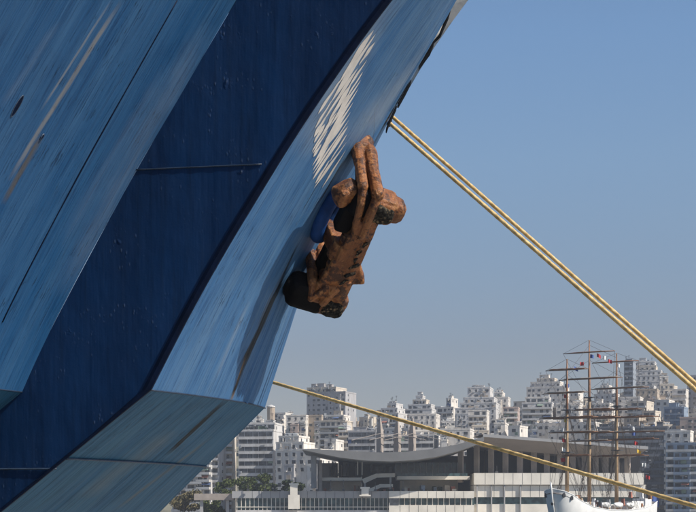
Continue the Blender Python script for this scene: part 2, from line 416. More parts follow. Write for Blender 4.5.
# sun glints off the water, painted on as pale slivers
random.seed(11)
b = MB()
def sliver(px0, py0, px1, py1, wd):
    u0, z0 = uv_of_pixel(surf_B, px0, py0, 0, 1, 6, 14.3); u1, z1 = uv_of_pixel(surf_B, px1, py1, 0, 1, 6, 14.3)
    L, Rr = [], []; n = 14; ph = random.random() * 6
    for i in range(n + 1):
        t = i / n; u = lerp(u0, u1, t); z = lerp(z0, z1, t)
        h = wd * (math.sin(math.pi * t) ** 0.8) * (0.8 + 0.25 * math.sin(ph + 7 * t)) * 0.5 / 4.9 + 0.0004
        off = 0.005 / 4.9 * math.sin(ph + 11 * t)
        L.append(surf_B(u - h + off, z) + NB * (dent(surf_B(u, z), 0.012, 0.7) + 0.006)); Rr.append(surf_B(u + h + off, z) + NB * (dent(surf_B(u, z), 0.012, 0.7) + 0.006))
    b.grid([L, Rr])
# outline of the glint patch, row by row: py, left px, right px
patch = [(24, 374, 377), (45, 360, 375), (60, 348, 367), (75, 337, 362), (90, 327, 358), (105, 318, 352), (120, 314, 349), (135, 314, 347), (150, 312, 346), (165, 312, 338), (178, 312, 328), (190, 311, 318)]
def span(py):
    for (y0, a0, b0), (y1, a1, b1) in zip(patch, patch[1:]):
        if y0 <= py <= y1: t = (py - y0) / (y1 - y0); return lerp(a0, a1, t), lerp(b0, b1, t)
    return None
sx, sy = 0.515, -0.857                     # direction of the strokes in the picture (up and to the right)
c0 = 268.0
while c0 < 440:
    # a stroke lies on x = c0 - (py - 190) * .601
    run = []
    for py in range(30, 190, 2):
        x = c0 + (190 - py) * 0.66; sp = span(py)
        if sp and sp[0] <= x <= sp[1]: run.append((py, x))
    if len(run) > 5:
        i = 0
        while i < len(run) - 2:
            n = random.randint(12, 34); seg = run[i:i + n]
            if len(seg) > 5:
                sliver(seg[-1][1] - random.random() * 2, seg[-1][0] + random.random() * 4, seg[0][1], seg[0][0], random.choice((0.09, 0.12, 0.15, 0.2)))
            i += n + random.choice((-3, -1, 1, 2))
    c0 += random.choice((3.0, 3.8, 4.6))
o = b.build('painted_glint', M['glint_paint'], ship); o['kind'] = 'stuff'
# white bulwark that flares outside the blue front, with its jagged shadow built as black wedges
tp = [(393, 112, 394, 113), (402, 96, 407, 92), (413, 76, 420, 70), (425, 55, 434, 48), (440, 26, 452, 22), (452, 0, 469, -1), (470, -36, 492, -44), (488, -70, 515, -84)]
b = MB(); A_, B_, C_ = [], [], []
for i, (x0, y0, x1, y1) in enumerate(tp):
    d = 30.1 - i * 0.09
    A_.append(P(x0, y0, d) + Vector((-0.15, 0.5, 0))); B_.append(P(x1, y1, d + 0.35)); C_.append(P(x1, y1, d + 0.35) + Vector((-0.5, 1.4, 0.1)))
b.grid([A_, B_, C_]); b.build('bulwark', M['white_plate'], ship)
for pl in ([(386, 128), (389, 120), (396, 105.5), (396.8, 106), (390, 120.5), (387, 129)], [(398, 103), (405, 90.5), (411, 79.5), (411.3, 80.5), (406, 91), (399, 103.5)], [(419, 66), (427, 51), (433, 41), (434.5, 41), (431, 50), (423.5, 60)], [(434, 39), (441, 24), (447, 9), (451, 1), (453, 1), (449.5, 14), (441.5, 32)]):
    b = MB(); b.prism([P(x, y, 29.55) for x, y in pl], [P(x, y, 29.55) + Vector((0, 0.35, 0)) for x, y in pl]); b.build('shadow_wedge', M['shadow_black'], ship)
for pl in ([(430, 43), (436, 34), (443, 23), (439, 33)], [(441, 21), (447, 9), (453, 1), (448, 12)]):
    b = MB(); b.prism([P(x, y, 29.4) for x, y in pl], [P(x, y, 29.4) + Vector((0, 0.12, 0)) for x, y in pl]); b.build('bracket', M['white_plate'], ship)
# fairlead lip where the mooring lines leave
b = MB(); c = P(389, 119, 30.2); pts = [c + Vector((0.03 * math.cos(t), 0.07 * math.cos(t), 0.12 * math.sin(t))) for t in [2 * math.pi * i / 20 for i in range(21)]]
b.tube(pts, 0.028, 8, False); b.build('fairlead', M['navy_edge'], ship, True)

# ------------------------------------------------------------------ THE ANCHOR
FX = Vector((-0.106, 0.706, 0.697)).normalized()              # along the flukes, into the hull
BX = Vector((0.41, -0.61, 0.679)); BX = (BX - FX * BX.dot(FX)).normalized()   # along the crown from the lower palm to the upper one
CX = FX.cross(BX).normalized()                                # to the right and away
O0 = P(340.5, 250, 28.85)
K_ = 28.85 / 29.8
def L(f, b, c): return O0 + (FX * f + BX * b + CX * c) * K_
def rust():
    t = NT('rusty_cast_steel'); co = t.coord('Object')
    a = t.noise(co, 2.2, 6, 0.6); bb = t.noise(co, 9, 6, 0.65); c = t.noise(co, 28, 4)
    col = t.mix(t.ramp(a, 0.35, 0.65), (0.070, 0.021, 0.007), (0.29, 0.098, 0.026))
    col = t.mix(t.ramp(bb, 0.5, 0.72, 0, 0.8), col, (0.055, 0.018, 0.010))
    col = t.mix(t.ramp(bb, 0.32, 0.44, 0.75, 0), col, (0.40, 0.18, 0.055))
    col = t.mix(t.ramp(c, 0.60, 0.72, 0, 0.7), col, (0.04, 0.018, 0.012))
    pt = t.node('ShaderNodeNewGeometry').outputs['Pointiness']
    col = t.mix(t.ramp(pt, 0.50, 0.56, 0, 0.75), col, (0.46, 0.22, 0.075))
    col = t.mix(t.ramp(pt, 0.43, 0.49, 0.85, 0), col, (0.022, 0.010, 0.007))  # crevices darkened, their shade painted into the rust colour
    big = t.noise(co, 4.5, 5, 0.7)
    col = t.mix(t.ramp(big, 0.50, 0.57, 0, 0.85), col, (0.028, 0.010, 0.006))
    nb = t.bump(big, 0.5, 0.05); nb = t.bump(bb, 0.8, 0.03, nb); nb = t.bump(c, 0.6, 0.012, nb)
    M['rust'] = t.done(col, 0.55, nb, spec=0.4)
    M['bitumen_shade'] = simple('bitumen_shade', (0.0045, 0.004, 0.0045), 0.75, 0.5, 3.0, 0.6, 14, 0.12)
    t = NT('dried_mud'); co = t.coord('Object')
    a = t.noise(co, 16, 6, 0.7); v = t.node('ShaderNodeTexVoronoi'); v.inputs['Scale'].default_value = 19; t.l.new(co, v.inputs['Vector'])
    col = t.mix(t.ramp(a, 0.45, 0.62), (0.012, 0.011, 0.010), (0.05, 0.045, 0.035))
    col = t.mix(t.math('MULTIPLY', t.ramp(v.outputs['Distance'], 0.25, 0.5, 0.9, 0), t.ramp(t.noise(co, 7, 4), 0.46, 0.58)), col, (0.24, 0.17, 0.10))
    nb = t.bump(a, 0.9, 0.05)
    M['mud'] = t.done(col, 0.95, nb, spec=0.15)
rust()
anchor = thing('anchor', 'rusty stockless anchor hanging from the blue bow with muddy crown', 'anchor', tuple(O0))
def cloudtex():
    tx = bpy.data.textures.new('cast_lumps', 'CLOUDS'); tx.noise_scale = 0.16; tx.noise_depth = 3; return tx
LUMP = cloudtex()
def blob(name, hulls, m, parent, voxel=0.022, smooth=5, lump=0.03):
    ov = Vector(OFF[parent.name]); V, Fc = [], []
    for balls in hulls:
        bm = bmesh.new()
        for (p, r) in balls:
            for i in range(26):                                # points spread over a ball
                zz = 1 - (2 * i + 1) / 26; th = i * 2.39996; rr = math.sqrt(1 - zz * zz)
                bm.verts.new(p - ov + Vector((rr * math.cos(th), rr * math.sin(th), zz)) * r)
        bmesh.ops.convex_hull(bm, input=bm.verts[:])
        loose = [v for v in bm.verts if not v.link_faces]
        for v in loose: bm.verts.remove(v)
        bm.verts.index_update(); n0 = len(V)
        V += [tuple(v.co) for v in bm.verts]; Fc += [tuple(v.index + n0 for v in f.verts) for f in bm.faces]; bm.free()
    me = bpy.data.meshes.new(name); me.from_pydata(V, [], Fc); me.update()
    o = link(name, me, m, parent)
    md = o.modifiers.new('join', 'REMESH'); md.mode = 'VOXEL'; md.voxel_size = voxel; md.use_smooth_shade = True
    md = o.modifiers.new('soften', 'SMOOTH'); md.iterations = smooth; md.factor = 0.5
    md = o.modifiers.new('lumps', 'DISPLACE'); md.texture = LUMP; md.strength = lump; md.mid_level = 0.5
    return o
def rbox(f0, f1, b0, b1, c0, c1, r=.05, tf=0.0, tb=0.0):
    """rounded block; tf / tb pull the far (f1) end in along b and c"""
    out = []
    for f in (f0, f1):
        k = tf if f == f1 else 0.0; j = tb if f == f1 else 0.0
        for b_ in (b0 + k, b1 - k):
            for c in (c0 + j, c1 - j): out.append((L(f, b_, c), r))
    return out
def rod(p0, p1, r0, r1=None): return [(L(*p0), r0), (L(*p1), r1 or r0)]
HB = 1.10
for sgn, nm in ((1, 'upper'), (-1, 'lower')):
    B0 = sgn * HB
    # palm: the broad block that carries the fluke; lower one black with bitumen, upper one blackened as cavity shade
    blob('palm', [rbox(-.12, .18, B0 - .13, B0 + .14, -.44 if sgn < 0 else -.16, .06, .14)] + [rbox(-.02, .10, B0 - .06, B0 + .07, -.53 if sgn < 0 else -.2, -.1, .12)], M['bitumen_shade'], anchor, 0.016, 2, 0.012)
    pr = [rbox(-.12, .16, B0 - .12, B0 + .14, .04, .44, .13), rbox(-.04, .08, B0 - .06, B0 + .08, .3, .60 if sgn > 0 else .46, .15)]
    pr += [rbox(-.20, .02, B0 - .08, B0 + .14, .10, .42, .07)]
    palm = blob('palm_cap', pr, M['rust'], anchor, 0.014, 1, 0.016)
    blob('mud_crust', [[(L(-.27, B0 - .12, .17), .06), (L(-.27, B0 + .11, .18), .06), (L(-.26, B0 + .10, .42), .06), (L(-.25, B0 - .08, .46), .06), (L(-.22, B0 - .16, .3), .06)]], M['mud'], palm, 0.014, 0, 0.09)
    # fluke: a tapering blade, two raised rails with a sunk slot between them
    b0 = B0 + .24
    fl = [rod((-.12, b0 + .10, -.23), (.55, b0 + .12, -.21), .10), rod((.55, b0 + .12, -.21), (1.10, b0 + .10, -.20), .10, .12), rod((1.10, b0 + .10, -.20), (1.50, b0 + .05, -.12), .12, .10)]
    fl += [rod((-.22, b0 + .10, .05), (.55, b0 + .12, .03), .12), rod((.55, b0 + .12, .03), (1.10, b0 + .10, .06), .12, .145), rod((1.10, b0 + .10, .06), (1.50, b0 + .05, .02), .145, .12)]
    fl += [[(L(1.34, b0 + .06, -.13), .09), (L(1.34, b0 + .06, .04), .10), (L(1.60, b0 + .10, -.10), .10), (L(1.60, b0 + .10, .03), .10), (L(1.42, b0 + .14, -.14), .10), (L(1.42, b0 + .14, .05), .11), (L(1.22, b0 + .13, -.12), .08), (L(1.22, b0 + .13, .03), .09)]]
    fl += [rod((1.22, b0 + .12, -.16), (.92, b0 + .12, .05), .055)]
    e_ = B0 - (.50 if sgn > 0 else -.42)
    fl += [rod((-.12, b0 + .10, -.23), (-.27, B0 + .10, -.17), .085, .075), rod((-.27, B0 + .10, -.17), (-.28, lerp(B0, e_, .75), -.06), .075, .07)]
    fl += [rod((-.22, b0 + .10, .06), (-.31, B0 + .12, .05), .09, .085), rod((-.31, B0 + .12, .05), (-.28, e_, .12), .085, .10)]
    fl += [[(L(-.28, lerp(B0, e_, .6), -.10), .06), (L(-.28, lerp(B0, e_, .6), .08), .07), (L(-.26, e_, .0), .07), (L(-.26, e_, .18), .08)]]
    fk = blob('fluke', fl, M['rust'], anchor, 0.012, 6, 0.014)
    blob('fluke_web', [[(L(-.05, b0 - .02, -.26), .05), (L(-.05, b0 - .02, .06), .05), (L(1.35, b0 - .02, -.10), .04), (L(1.35, b0 - .02, .02), .04), (L(1.0, b0 - .14, -.08), .05), (L(.1, b0 - .2, -.1), .1)]], M['bitumen_shade'], fk, 0.016, 1, 0.01)  # web blackened, the slot's shade put into its colour
palm_lobe = blob('palm_lobe', [[(L(f_, HB + b_, c_), r_) for f_, b_, c_, r_ in ((.20, .12, -.34, .12), (.0, .14, -.42, .12), (.26, -.04, -.38, .11), (-.10, .06, -.46, .11), (-.10, -.10, -.44, .11), (.10, -.14, -.48, .10), (.05, .0, -.56, .10), (-.06, .16, -.3, .09))]], M['rust'], anchor, 0.014, 2, 0.02)
# crown: the heavy bar that joins the two palms, with black cheeks added as cavity shade
def sc(b_): return lerp(.27, .44, (HB - b_) / (2 * HB))       # right edge of the bar
cr = []
NS = 7
for i in range(NS):
    ba, bb = lerp(HB - .1, -HB + .1, i / NS), lerp(HB - .1, -HB + .1, (i + 1) / NS + .02)
    cr.append([(L(f_, b_, sc(b_) - w_), .07) for b_ in (ba, bb) for f_, w_ in ((-.14, .0), (-.20, .10), (-.20, .24 + .05 * i), (.10, .0), (.08, .24 + .03 * i))])
cr += [[(L(-.12, -HB + .25, -.02), .09), (L(-.12, -HB + .25, .36), .09), (L(-.2, -.5, .14), .08), (L(-.2, -.5, .34), .08), (L(.1, -HB + .3, .2), .08)]]
cr += [[(L(-.1, -.12, .36), .08), (L(-.1, -.5, .38), .08), (L(-.16, -.42, .62), .035), (L(-.05, -.36, .60), .035)]]
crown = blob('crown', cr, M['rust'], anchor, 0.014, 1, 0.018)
ra = random.Random(9)
for k in range(7):
    bb_ = .62 - k * .17 + ra.uniform(-.05, .05); cc = ra.uniform(.12, .24) + .12 * k / 7; sz = ra.uniform(.014, .03)
    blob('mud_crust', [[(L(-.28, bb_, cc), sz), (L(-.275, bb_ - ra.uniform(.03, .12), cc + ra.uniform(-.08, .06)), sz * 1.2), (L(-.27, bb_ + .03, cc + .06), sz)]], M['mud'], crown, 0.012, 0, 0.06)
blob('shade_cheek', [rbox(-.02, .2, .42, HB - .2, -.26, .18, .05), rbox(.32, .44, -HB + .25, -.15, -.12, .16, .05)], M['bitumen_shade'], anchor, 0.018, 1, 0.01)  # black filler blocks, cavity shade put into their colour
# shank: square bar from the crown hinge up into the hawse pipe, with the round hinge eye and its pin
blob('shank', [rbox(.0, .55, -.12, .10, -.14, .08, .04)[:4] + [(L(1.2, -.10, -.34), .05), (L(1.2, .06, -.34), .05), (L(1.2, -.10, -.18), .05), (L(1.2, .06, -.18), .05)]], M['rust'], anchor, 0.013, 1, 0.01)
def disc(f, b0, b1, c, r):
    return [(L(f + r * math.cos(t), b_, c + r * math.sin(t)), .02) for b_ in (b0, b1) for t in [2 * math.pi * i / 14 for i in range(14)]]
blob('hinge_eye', [disc(-.02, -.16, .16, .0, .19)], M['rust'], anchor, 0.012, 1, 0.008)
blob('hinge_pin', [disc(-.02, -.42, .40, .0, .09)], M['rust'], anchor, 0.012, 1, 0.008)
blob('hinge_lug', [disc(-.02, .24, .34, .02, .13), disc(-.02, -.36, -.26, .02, .13)] + [[(L(-.05, .29, .0), .06), (L(-.12, .29, .2), .07), (L(.08, .29, .18), .05)], [(L(-.05, -.31, .0), .06), (L(-.12, -.31, .2), .07), (L(.08, -.31, .18), .05)]], M['rust'], anchor, 0.012, 1, 0.008)
# hawse pipe bolster on the hull round the shank (part of the ship)
uh, zh = uv_of_pixel(surf_B, 325, 211, 0, 1, 6, 14); hc = surf_B(uh, zh)
ev = (surf_B(0.8, 10) - surf_B(0.8, 9)).normalized(); eu = ev.cross(NB).normalized()
b = MB(); pts = [hc + NB * 0.10 + ev * (0.44 * math.cos(t)) + eu * (0.22 * math.sin(t)) for t in [2 * math.pi * i / 48 for i in range(49)]]
b.tube(pts, 0.13, 14, False); hp = b.build('hawse_pipe', M['hawse_blue'], ship, True)
b = MB(); b.prism([hc + NB * 0.05 + (p - hc - NB * .22) * 0.9 for p in pts[:-1]], [hc - NB * 0.4 + (p - hc - NB * .22) * 0.9 for p in pts[:-1]]); b.build('pipe_throat', M['navy_edge'], hp)

# ------------------------------------------------------------------ MOORING ROPES
def rope_mat():
    t = NT('mooring_rope'); co = t.coord('Object')
    a = t.noise(co, 14, 5, 0.7); c = t.noise(co, 1.3, 3)
    col = t.mix(t.ramp(a, 0.35, 0.65), (0.46, 0.30, 0.11), (0.74, 0.54, 0.25))
    col = t.mix(t.ramp(c, 0.45, 0.7, 0, 0.6), col, (0.40, 0.26, 0.10))
    M['rope'] = t.done(col, 0.85, t.bump(a, 0.5, 0.01))
rope_mat()
def rope(p0, p1, rad, sag, label, group):
    n = int((p1 - p0).length / 0.035); pts = [p0.lerp(p1, i / n) - Vector((0, 0, sag * 4 * (i / n) * (1 - i / n))) for i in range(n + 1)]
    b = MB(); b.tube(pts, rad, 12, True, 9.0)
    o = b.build('mooring_rope', M['rope'], None, True); tag(o, label, 'rope', group)
gr = 'mooring ropes stretched from the ships to the quay'
rope(P(386, 120, 30.25), P(1100, 742, 22.6), 0.037, 0.0, 'lower strand of the doubled tan mooring rope leaving the white bulwark', gr)
rope(P(391, 115.5, 30.4), P(1100, 739, 22.8), 0.034, 0.0, 'upper strand of the doubled tan mooring rope leaving the white bulwark', gr)
rope(P(262, 379, 33.4), P(2000, 881, 14.0), 0.035, 0.03, 'single tan mooring rope crossing low in front of the terminal', gr)

# ------------------------------------------------------------------ GROUND, WATER, HILL
def water_mat():
    t = NT('harbour_water'); co = t.coord('Object')
    n = t.noise(co, 0.8, 6, 0.6); n2 = t.noise(co, 0.12, 3)
    t.b.inputs['IOR'].default_value = 1.33
    M['water'] = t.done((0.012, 0.035, 0.045), 0.06, t.bump(n2, 0.3, 1.0, t.bump(n, 0.5, 0.25)))
water_mat()
M['concrete'] = simple('concrete', (0.30, 0.29, 0.27), 0.85, 0.15, 0.3, 0.3, 3)
b = MB(); b.add([(-900, -300, 0), (900, -300, 0), (900, 560, 0), (-900, 560, 0)], [(0, 1, 2, 3)])
tag(b.build('harbour_water', M['water']), None, None, kind='structure')
b = MB(); b.box(-7, 80, -40, 45, -1.5, 0.8); tag(b.build('quay', M['concrete']), None, None, kind='structure')  # out of view; widened under the bow to bounce sunlight onto the hull
b = MB(); b.box(-900, 900, 560, 705, -1.5, 2.0); tag(b.build('far_quay', M['concrete']), None, None, kind='structure')
def sstep(t): t = max(0, min(1, t)); return t * t * (3 - 2 * t)
def terr(x, y): return 2 + 57 * sstep((y - 700) / 480) + 3 * mnoise.noise(Vector((x * 0.01, y * 0.01, 0))) * sstep((y - 700) / 100) - 30 * sstep((y - 1180) / 300)
M['hill'] = simple('hill', (0.14, 0.13, 0.09), 0.95, 0.5, 0.05)
b = MB(); b.grid([[Vector((x, y, terr(x, y))) for x in range(-900, 901, 30)] for y in range(700, 1501, 25)])
tag(b.build('hillside', M['hill'], None, True), None, None, kind='structure')

# ------------------------------------------------------------------ BUILDINGS
WALLC = {'white': (0.66, 0.615, 0.555), 'cream': (0.58, 0.51, 0.42), 'grey': (0.40, 0.39, 0.39), 'tan': (0.44, 0.36, 0.28), 'pale': (0.57, 0.55, 0.525), 'pink': (0.46, 0.36, 0.31), 'blue': (0.22, 0.28, 0.36), 'dark': (0.12, 0.13, 0.15), 'slate': (0.25, 0.28, 0.32)}
for k, c in WALLC.items(): M['w_' + k] = weathered('wall_' + k, c)
def glass(name, col):
    t = NT(name); co = t.coord('Object'); n = t.noise(co, 0.5, 2)
    M[name] = t.done(t.mix(t.ramp(n, 0.4, 0.6), col, tuple(c * 2.2 for c in col)), 0.15, spec=0.5)
glass('window_glass', (0.040, 0.044, 0.050)); glass('blue_glass', (0.02, 0.045, 0.085)); glass('green_glass', (0.03, 0.055, 0.06))
M['slab'] = simple('slab', (0.50, 0.48, 0.45), 0.85, 0.15, 0.3)
M['awning'] = simple('awning', (0.20, 0.26, 0.20), 0.8, 0.3, 0.4)
M['awning_red'] = simple('awning_red', (0.34, 0.13, 0.09), 0.8, 0.3, 0.4)
M['awning_blue'] = simple('awning_blue', (0.07, 0.11, 0.22), 0.8, 0.3, 0.4)
M['metal'] = simple('metal', (0.30, 0.31, 0.32), 0.4, 0.2, 1)
M['metal_dark'] = simple('metal_dark', (0.06, 0.06, 0.065), 0.5, 0.2, 1)

mcache = {}
def shared(key, fn, name):
    if key not in mcache: mcache[key] = fn().mesh(name)
    return mcache[key]
def building(x0, x1, ytop, d, label, style='balcony', wall='white', yaw=None, steps=(), extra='', group=None, single=False, depth=None, fh=3.1, base=None, awn=None, name='apartment_building'):
    rnd = random.Random(int(x0 * 7 + ytop * 13 + d))
    X = ((x0 + x1) / 2 - 348) / F * d; W = (x1 - x0) / F * d
    zt = ZC + (HY - ytop) / F * d; zb = (terr(X, d) - 1.5) if base is None else base
    H = zt - zb; D = depth or rnd.uniform(10, 16)
    if yaw is None: yaw = rnd.uniform(-30, -12)
    t = thing(name, label, 'building', (X, d, zb), R(yaw), group)
    m = M['w_' + wall]; hw = W / 2
    # volumes: main box then set-back storeys (fraction left, fraction right, metres)
    vols = [(-hw, hw, 0, D, 0, H - sum(s[2] for s in steps))]
    z = vols[0][5]
    for (a, c, h, sb) in [(s[0], s[1], s[2], s[3] if len(s) > 3 else 1.6) for s in steps]:
        vols.append((-hw + a * W, -hw + c * W, vols[-1][2] + sb, D, z, z + h)); z += h
    nb_ = 0
    if W > 5 and name == 'apartment_building' and style in ('balcony', 'punched'):
        for _ in range(rnd.randint(1, 3 if W > 9 else 2)):
            bw = rnd.uniform(.18, .42) * W; bx = rnd.uniform(-hw + .2, hw - bw - .2); bh = vols[0][5] * rnd.uniform(.62, .97); pj = rnd.choice((0.5, 0.9, 1.9, 2.6)) + .013 * _
            vols.insert(1, (bx, bx + bw, -pj, 0.5, 0, bh)); nb_ += 1
    for i, vv in enumerate(vols):
        b = MB(); b.box(*vv)
        xa, xb, ya, yb, za, ze = vv      # parapet rim
        b.box(xa - .12, xb + .12, ya - .12, ya + .1, ze - .02, ze + .75); b.box(xb - .1, xb + .13, ya + .1, yb, ze - .02, ze + .74); b.box(xa - .13, xa + .1, ya + .1, yb, ze - .02, ze + .74)
        b.build('wall' if i == 0 else 'projecting_bay' if i <= nb_ else 'upper_storey', m if i == 0 or rnd.random() < .6 else M['w_' + rnd.choice(('white', 'pale', 'cream', 'white', 'grey', 'pink'))], t, local=True)
    wins = MB(); hoods = MB(); glz = M['blue_glass'] if style == 'glass' else M['window_glass']
    zvis = ZC + (HY - min(508, ytop + 130)) / F * d - zb           # lower storeys nobody sees
    for vi, (xa, xb, ya, yb, za, ze) in enumerate(vols):
        nf = max(1, int(round((ze - za) / fh))); fhh = (ze - za) / nf; Wv = xb - xa
        for k in range(nf):
            zf = za + k * fhh
            if zf < zvis - 6: continue
            if style in ('balcony', 'band', 'glass', 'office'):
                pad = 0.3 if style != 'balcony' else 0.7
                a0, a1 = xa + pad, xb - pad
                if style == 'balcony' and vi == 0 and Wv > 9 and k % 1 == 0:
                    sp = rnd.random() < 0.5
                wins_h = (0.35, fhh - 0.45) if style != 'office' else (0.9, fhh - 0.35)
                x = a0
                while x < a1 - 0.6:
                    ww = min(rnd.choice((1.3, 1.8, 2.4, 3.0)) if style == 'balcony' else rnd.choice((2.2, 3.4)), a1 - x)
                    if not (style == 'balcony' and rnd.random() < 0.18):
                        wins.box(x, x + ww, ya - 0.06, ya + 0.05, zf + wins_h[0], zf + wins_h[1])
                    x += ww + (rnd.choice((0.5, 0.9, 1.6)) if style == 'balcony' else 0.22)
                if style == 'balcony' and Wv > 4:
                    dep = 1.5
                    me = shared(('bal', round(Wv, 1), dep), lambda: balc(Wv, dep), 'balcony')
                    link('balcony', me, M['slab'] if rnd.random() < .6 else m, t, ((xa + xb) / 2, ya, zf))
                    if rnd.random() < (0.3 if awn is None else awn):
                        aw = rnd.uniform(2, 4); ax = rnd.uniform(xa, max(xa, xb - aw))
                        b = MB(); b.prism([(ax, ya - .05, zf + fhh - .4), (ax, ya - 1.5, zf + fhh - 1.2), (ax, ya - 1.5, zf + fhh - 1.3), (ax, ya - .05, zf + fhh - .5)],
                                          [(ax + aw, ya - .05, zf + fhh - .4), (ax + aw, ya - 1.5, zf + fhh - 1.2), (ax + aw, ya - 1.5, zf + fhh - 1.3), (ax + aw, ya - .05, zf + fhh - .5)])
                        b.build('awning', M[rnd.choice(('awning', 'awning_red', 'awning_blue'))], t, local=True)
                elif style in ('band', 'office'):
                    me = shared(('band', round(Wv, 1)), lambda: slabm(Wv), 'spandrel')
                    link('spandrel', me, m, t, ((xa + xb) / 2, ya, zf))
            else:                                         # punched windows
                n = max(1, int(Wv / 3.0)); gap = Wv / n
                for i in range(n):
                    if rnd.random() < 0.12: continue
                    ww = rnd.choice((0.9, 1.1, 1.4, 1.8)) if not single else rnd.choice((1.3, 1.7)); xm = xa + (i + 0.5) * gap + rnd.uniform(-.3, .3)
                    if single:
                        me = shared(('win', ww), lambda: winframe(ww), 'window'); wo = link('window', me, M['slab'], t, (xm, ya, zf + 0.9))
                        link('pane', shared(('pane', ww), lambda: winpane(ww), 'pane'), M['window_glass'], wo)
                    else:
                        wins.box(xm - ww / 2, xm + ww / 2, ya - 0.05, ya + .05, zf + 0.9, zf + 2.3)
                        hoods.box(xm - ww / 2 - .1, xm + ww / 2 + .1, ya - 0.16, ya + .05, zf + 2.3, zf + 2.42); hoods.box(xm - ww / 2 - .1, xm + ww / 2 + .1, ya - 0.2, ya + .05, zf + .8, zf + .9)
            # right and left flanks
            for side in (1, -1):
                n = 2
                for i in range(n):
                    if rnd.random() < 0.5: continue
                    ym = ya + (i + .5) * (yb - ya) / n; xs = xb if side == 1 else xa
                    wins.box(xs - .05, xs + .05, ym - .6, ym + .6, zf + .9, zf + 2.2)
    cl = MB()
    for _ in range(int(W * (H - max(0, zvis)) / 26)):
        vv = rnd.choice(vols); 
        if vv[5] - max(vv[4], zvis) < 2: continue
        cx_ = rnd.uniform(vv[0] + .4, vv[1] - .4); cz_ = rnd.uniform(max(vv[4], zvis), vv[5] - .6); q1, q2 = rnd.choice(((.45, .5), (.4, .7), (.9, .25), (.25, 1.4))); cl.box(cx_ - q1, cx_ + q1, vv[2] - rnd.uniform(.3, .7), vv[2] + .05, cz_, cz_ + q2)
    if cl.v: o = cl.build('air_conditioner', M[rnd.choice(('metal', 'slab', 'w_grey'))], t, local=True); o['kind'] = 'stuff'
    sh = MB()
    for _ in range(int(W * (H - max(0, zvis)) / 60)):
        vv = rnd.choice(vols)
        if vv[5] - max(vv[4], zvis) < 3: continue
        cx_ = rnd.uniform(vv[0] + .8, vv[1] - .8); cz_ = rnd.uniform(max(vv[4], zvis), vv[5] - 2.4); sh.box(cx_ - rnd.uniform(.4, 1.6), cx_ + rnd.uniform(.4, 1.2), vv[2] - .09, vv[2] + .05, cz_, cz_ + rnd.uniform(1, 2.3))
    if sh.v: o = sh.build('shutter', M[rnd.choice(('w_tan', 'w_pink', 'awning', 'w_grey', 'awning_blue', 'w_dark'))], t, local=True); o['kind'] = 'stuff'
    if wins.v: o = wins.build('window', glz, t, local=True); o['kind'] = 'stuff'
    if hoods.v: o = hoods.build('window_hood', M['slab'], t, local=True); o['kind'] = 'stuff'
    # what stands on the flat roof
    xa, xb, ya, yb, za, ze = vols[-1]; Wv = xb - xa
    for i in range(rnd.randint(1, 3)):
        rw = min(rnd.uniform(2.2, 4.5), Wv * .6); rx = rnd.uniform(xa + .3, xb - rw - .2); rh = rnd.uniform(1.6, 3.0); ry = ya + rnd.uniform(1.2, 4)
        b = MB(); b.box(rx, rx + rw, ry, ry + 3.5, ze - .05, ze + rh); b.box(rx - .2, rx + rw + .2, ry - .2, ry + 3.7, ze + rh, ze + rh + .2); b.build('rooftop_room', m, t, local=True)
    for i in range(rnd.randint(2, 5)):
        hx = rnd.uniform(xa + .8, xb - .8); hy = ya + rnd.uniform(.6, 2)
        me = shared('heater', heater, 'water_heater'); o = link('water_heater', me, M['metal'], t, (hx, hy, ze + .3)); o.rotation_euler.z = rnd.uniform(-.6, .6)
    for i in range(rnd.randint(2, 5)):
        ax = rnd.uniform(xa + .4, xb - .4); me = shared(('aerial', i), lambda: aerial(2.4 + i * .8), 'aerial'); link('aerial', me, M['metal_dark'], t, (ax, ya + rnd.uniform(1, 5), ze))
    return t
def balc(Wv, dep):
    b = MB(); h = Wv / 2 - .25
    b.box(-h, h, -dep, 0, -.12, .10); b.box(-h, h, -dep - .02, -dep + .1, .10, .95); b.box(h - .1, h, -dep + .1, 0, .1, .94); b.box(-h, -h + .1, -dep + .1, 0, .1, .94)
    return b
def slabm(Wv):
    b = MB(); b.box(-Wv / 2 - .02, Wv / 2 + .02, -.35, 0, -.35, .75); return b
def winframe(ww):
    b = MB(); h = ww / 2
    for q_ in ((-h - .12, -h, -.1, .04, -.12, 1.6), (h, h + .12, -.1, .04, -.12, 1.6), (-h, h, -.1, .04, 1.48, 1.6), (-h - .2, h + .2, -.2, .04, -.2, -.08)): b.box(*q_)
    return b
def winpane(ww):
    b = MB(); b.box(-ww / 2, ww / 2, -.04, .04, -.08, 1.48); return b
def heater():
    b = MB(); b.tube([(-.7, .4, 1.1), (.7, .4, 1.1)], .32, 10); b.prism([(-.6, -.9, 0), (.6, -.9, 0), (.6, .3, .9), (-.6, .3, .9)], [(-.6, -.85, -.08), (.6, -.85, -.08), (.6, .35, .82), (-.6, .35, .82)])
    b.tube([(-.6, .4, -.3), (-.6, .4, 1.0)], .05, 5); b.tube([(.6, .4, -.3), (.6, .4, 1.0)], .05, 5); return b
def aerial(h):
    b = MB(); b.tube([(0, 0, 0), (0, 0, h)], .07, 5)
    for i in range(4): b.tube([(-.7 + .1 * i, 0, h - .15 - .3 * i), (.7 - .1 * i, 0, h - .15 - .3 * i)], .05, 4)
    return b

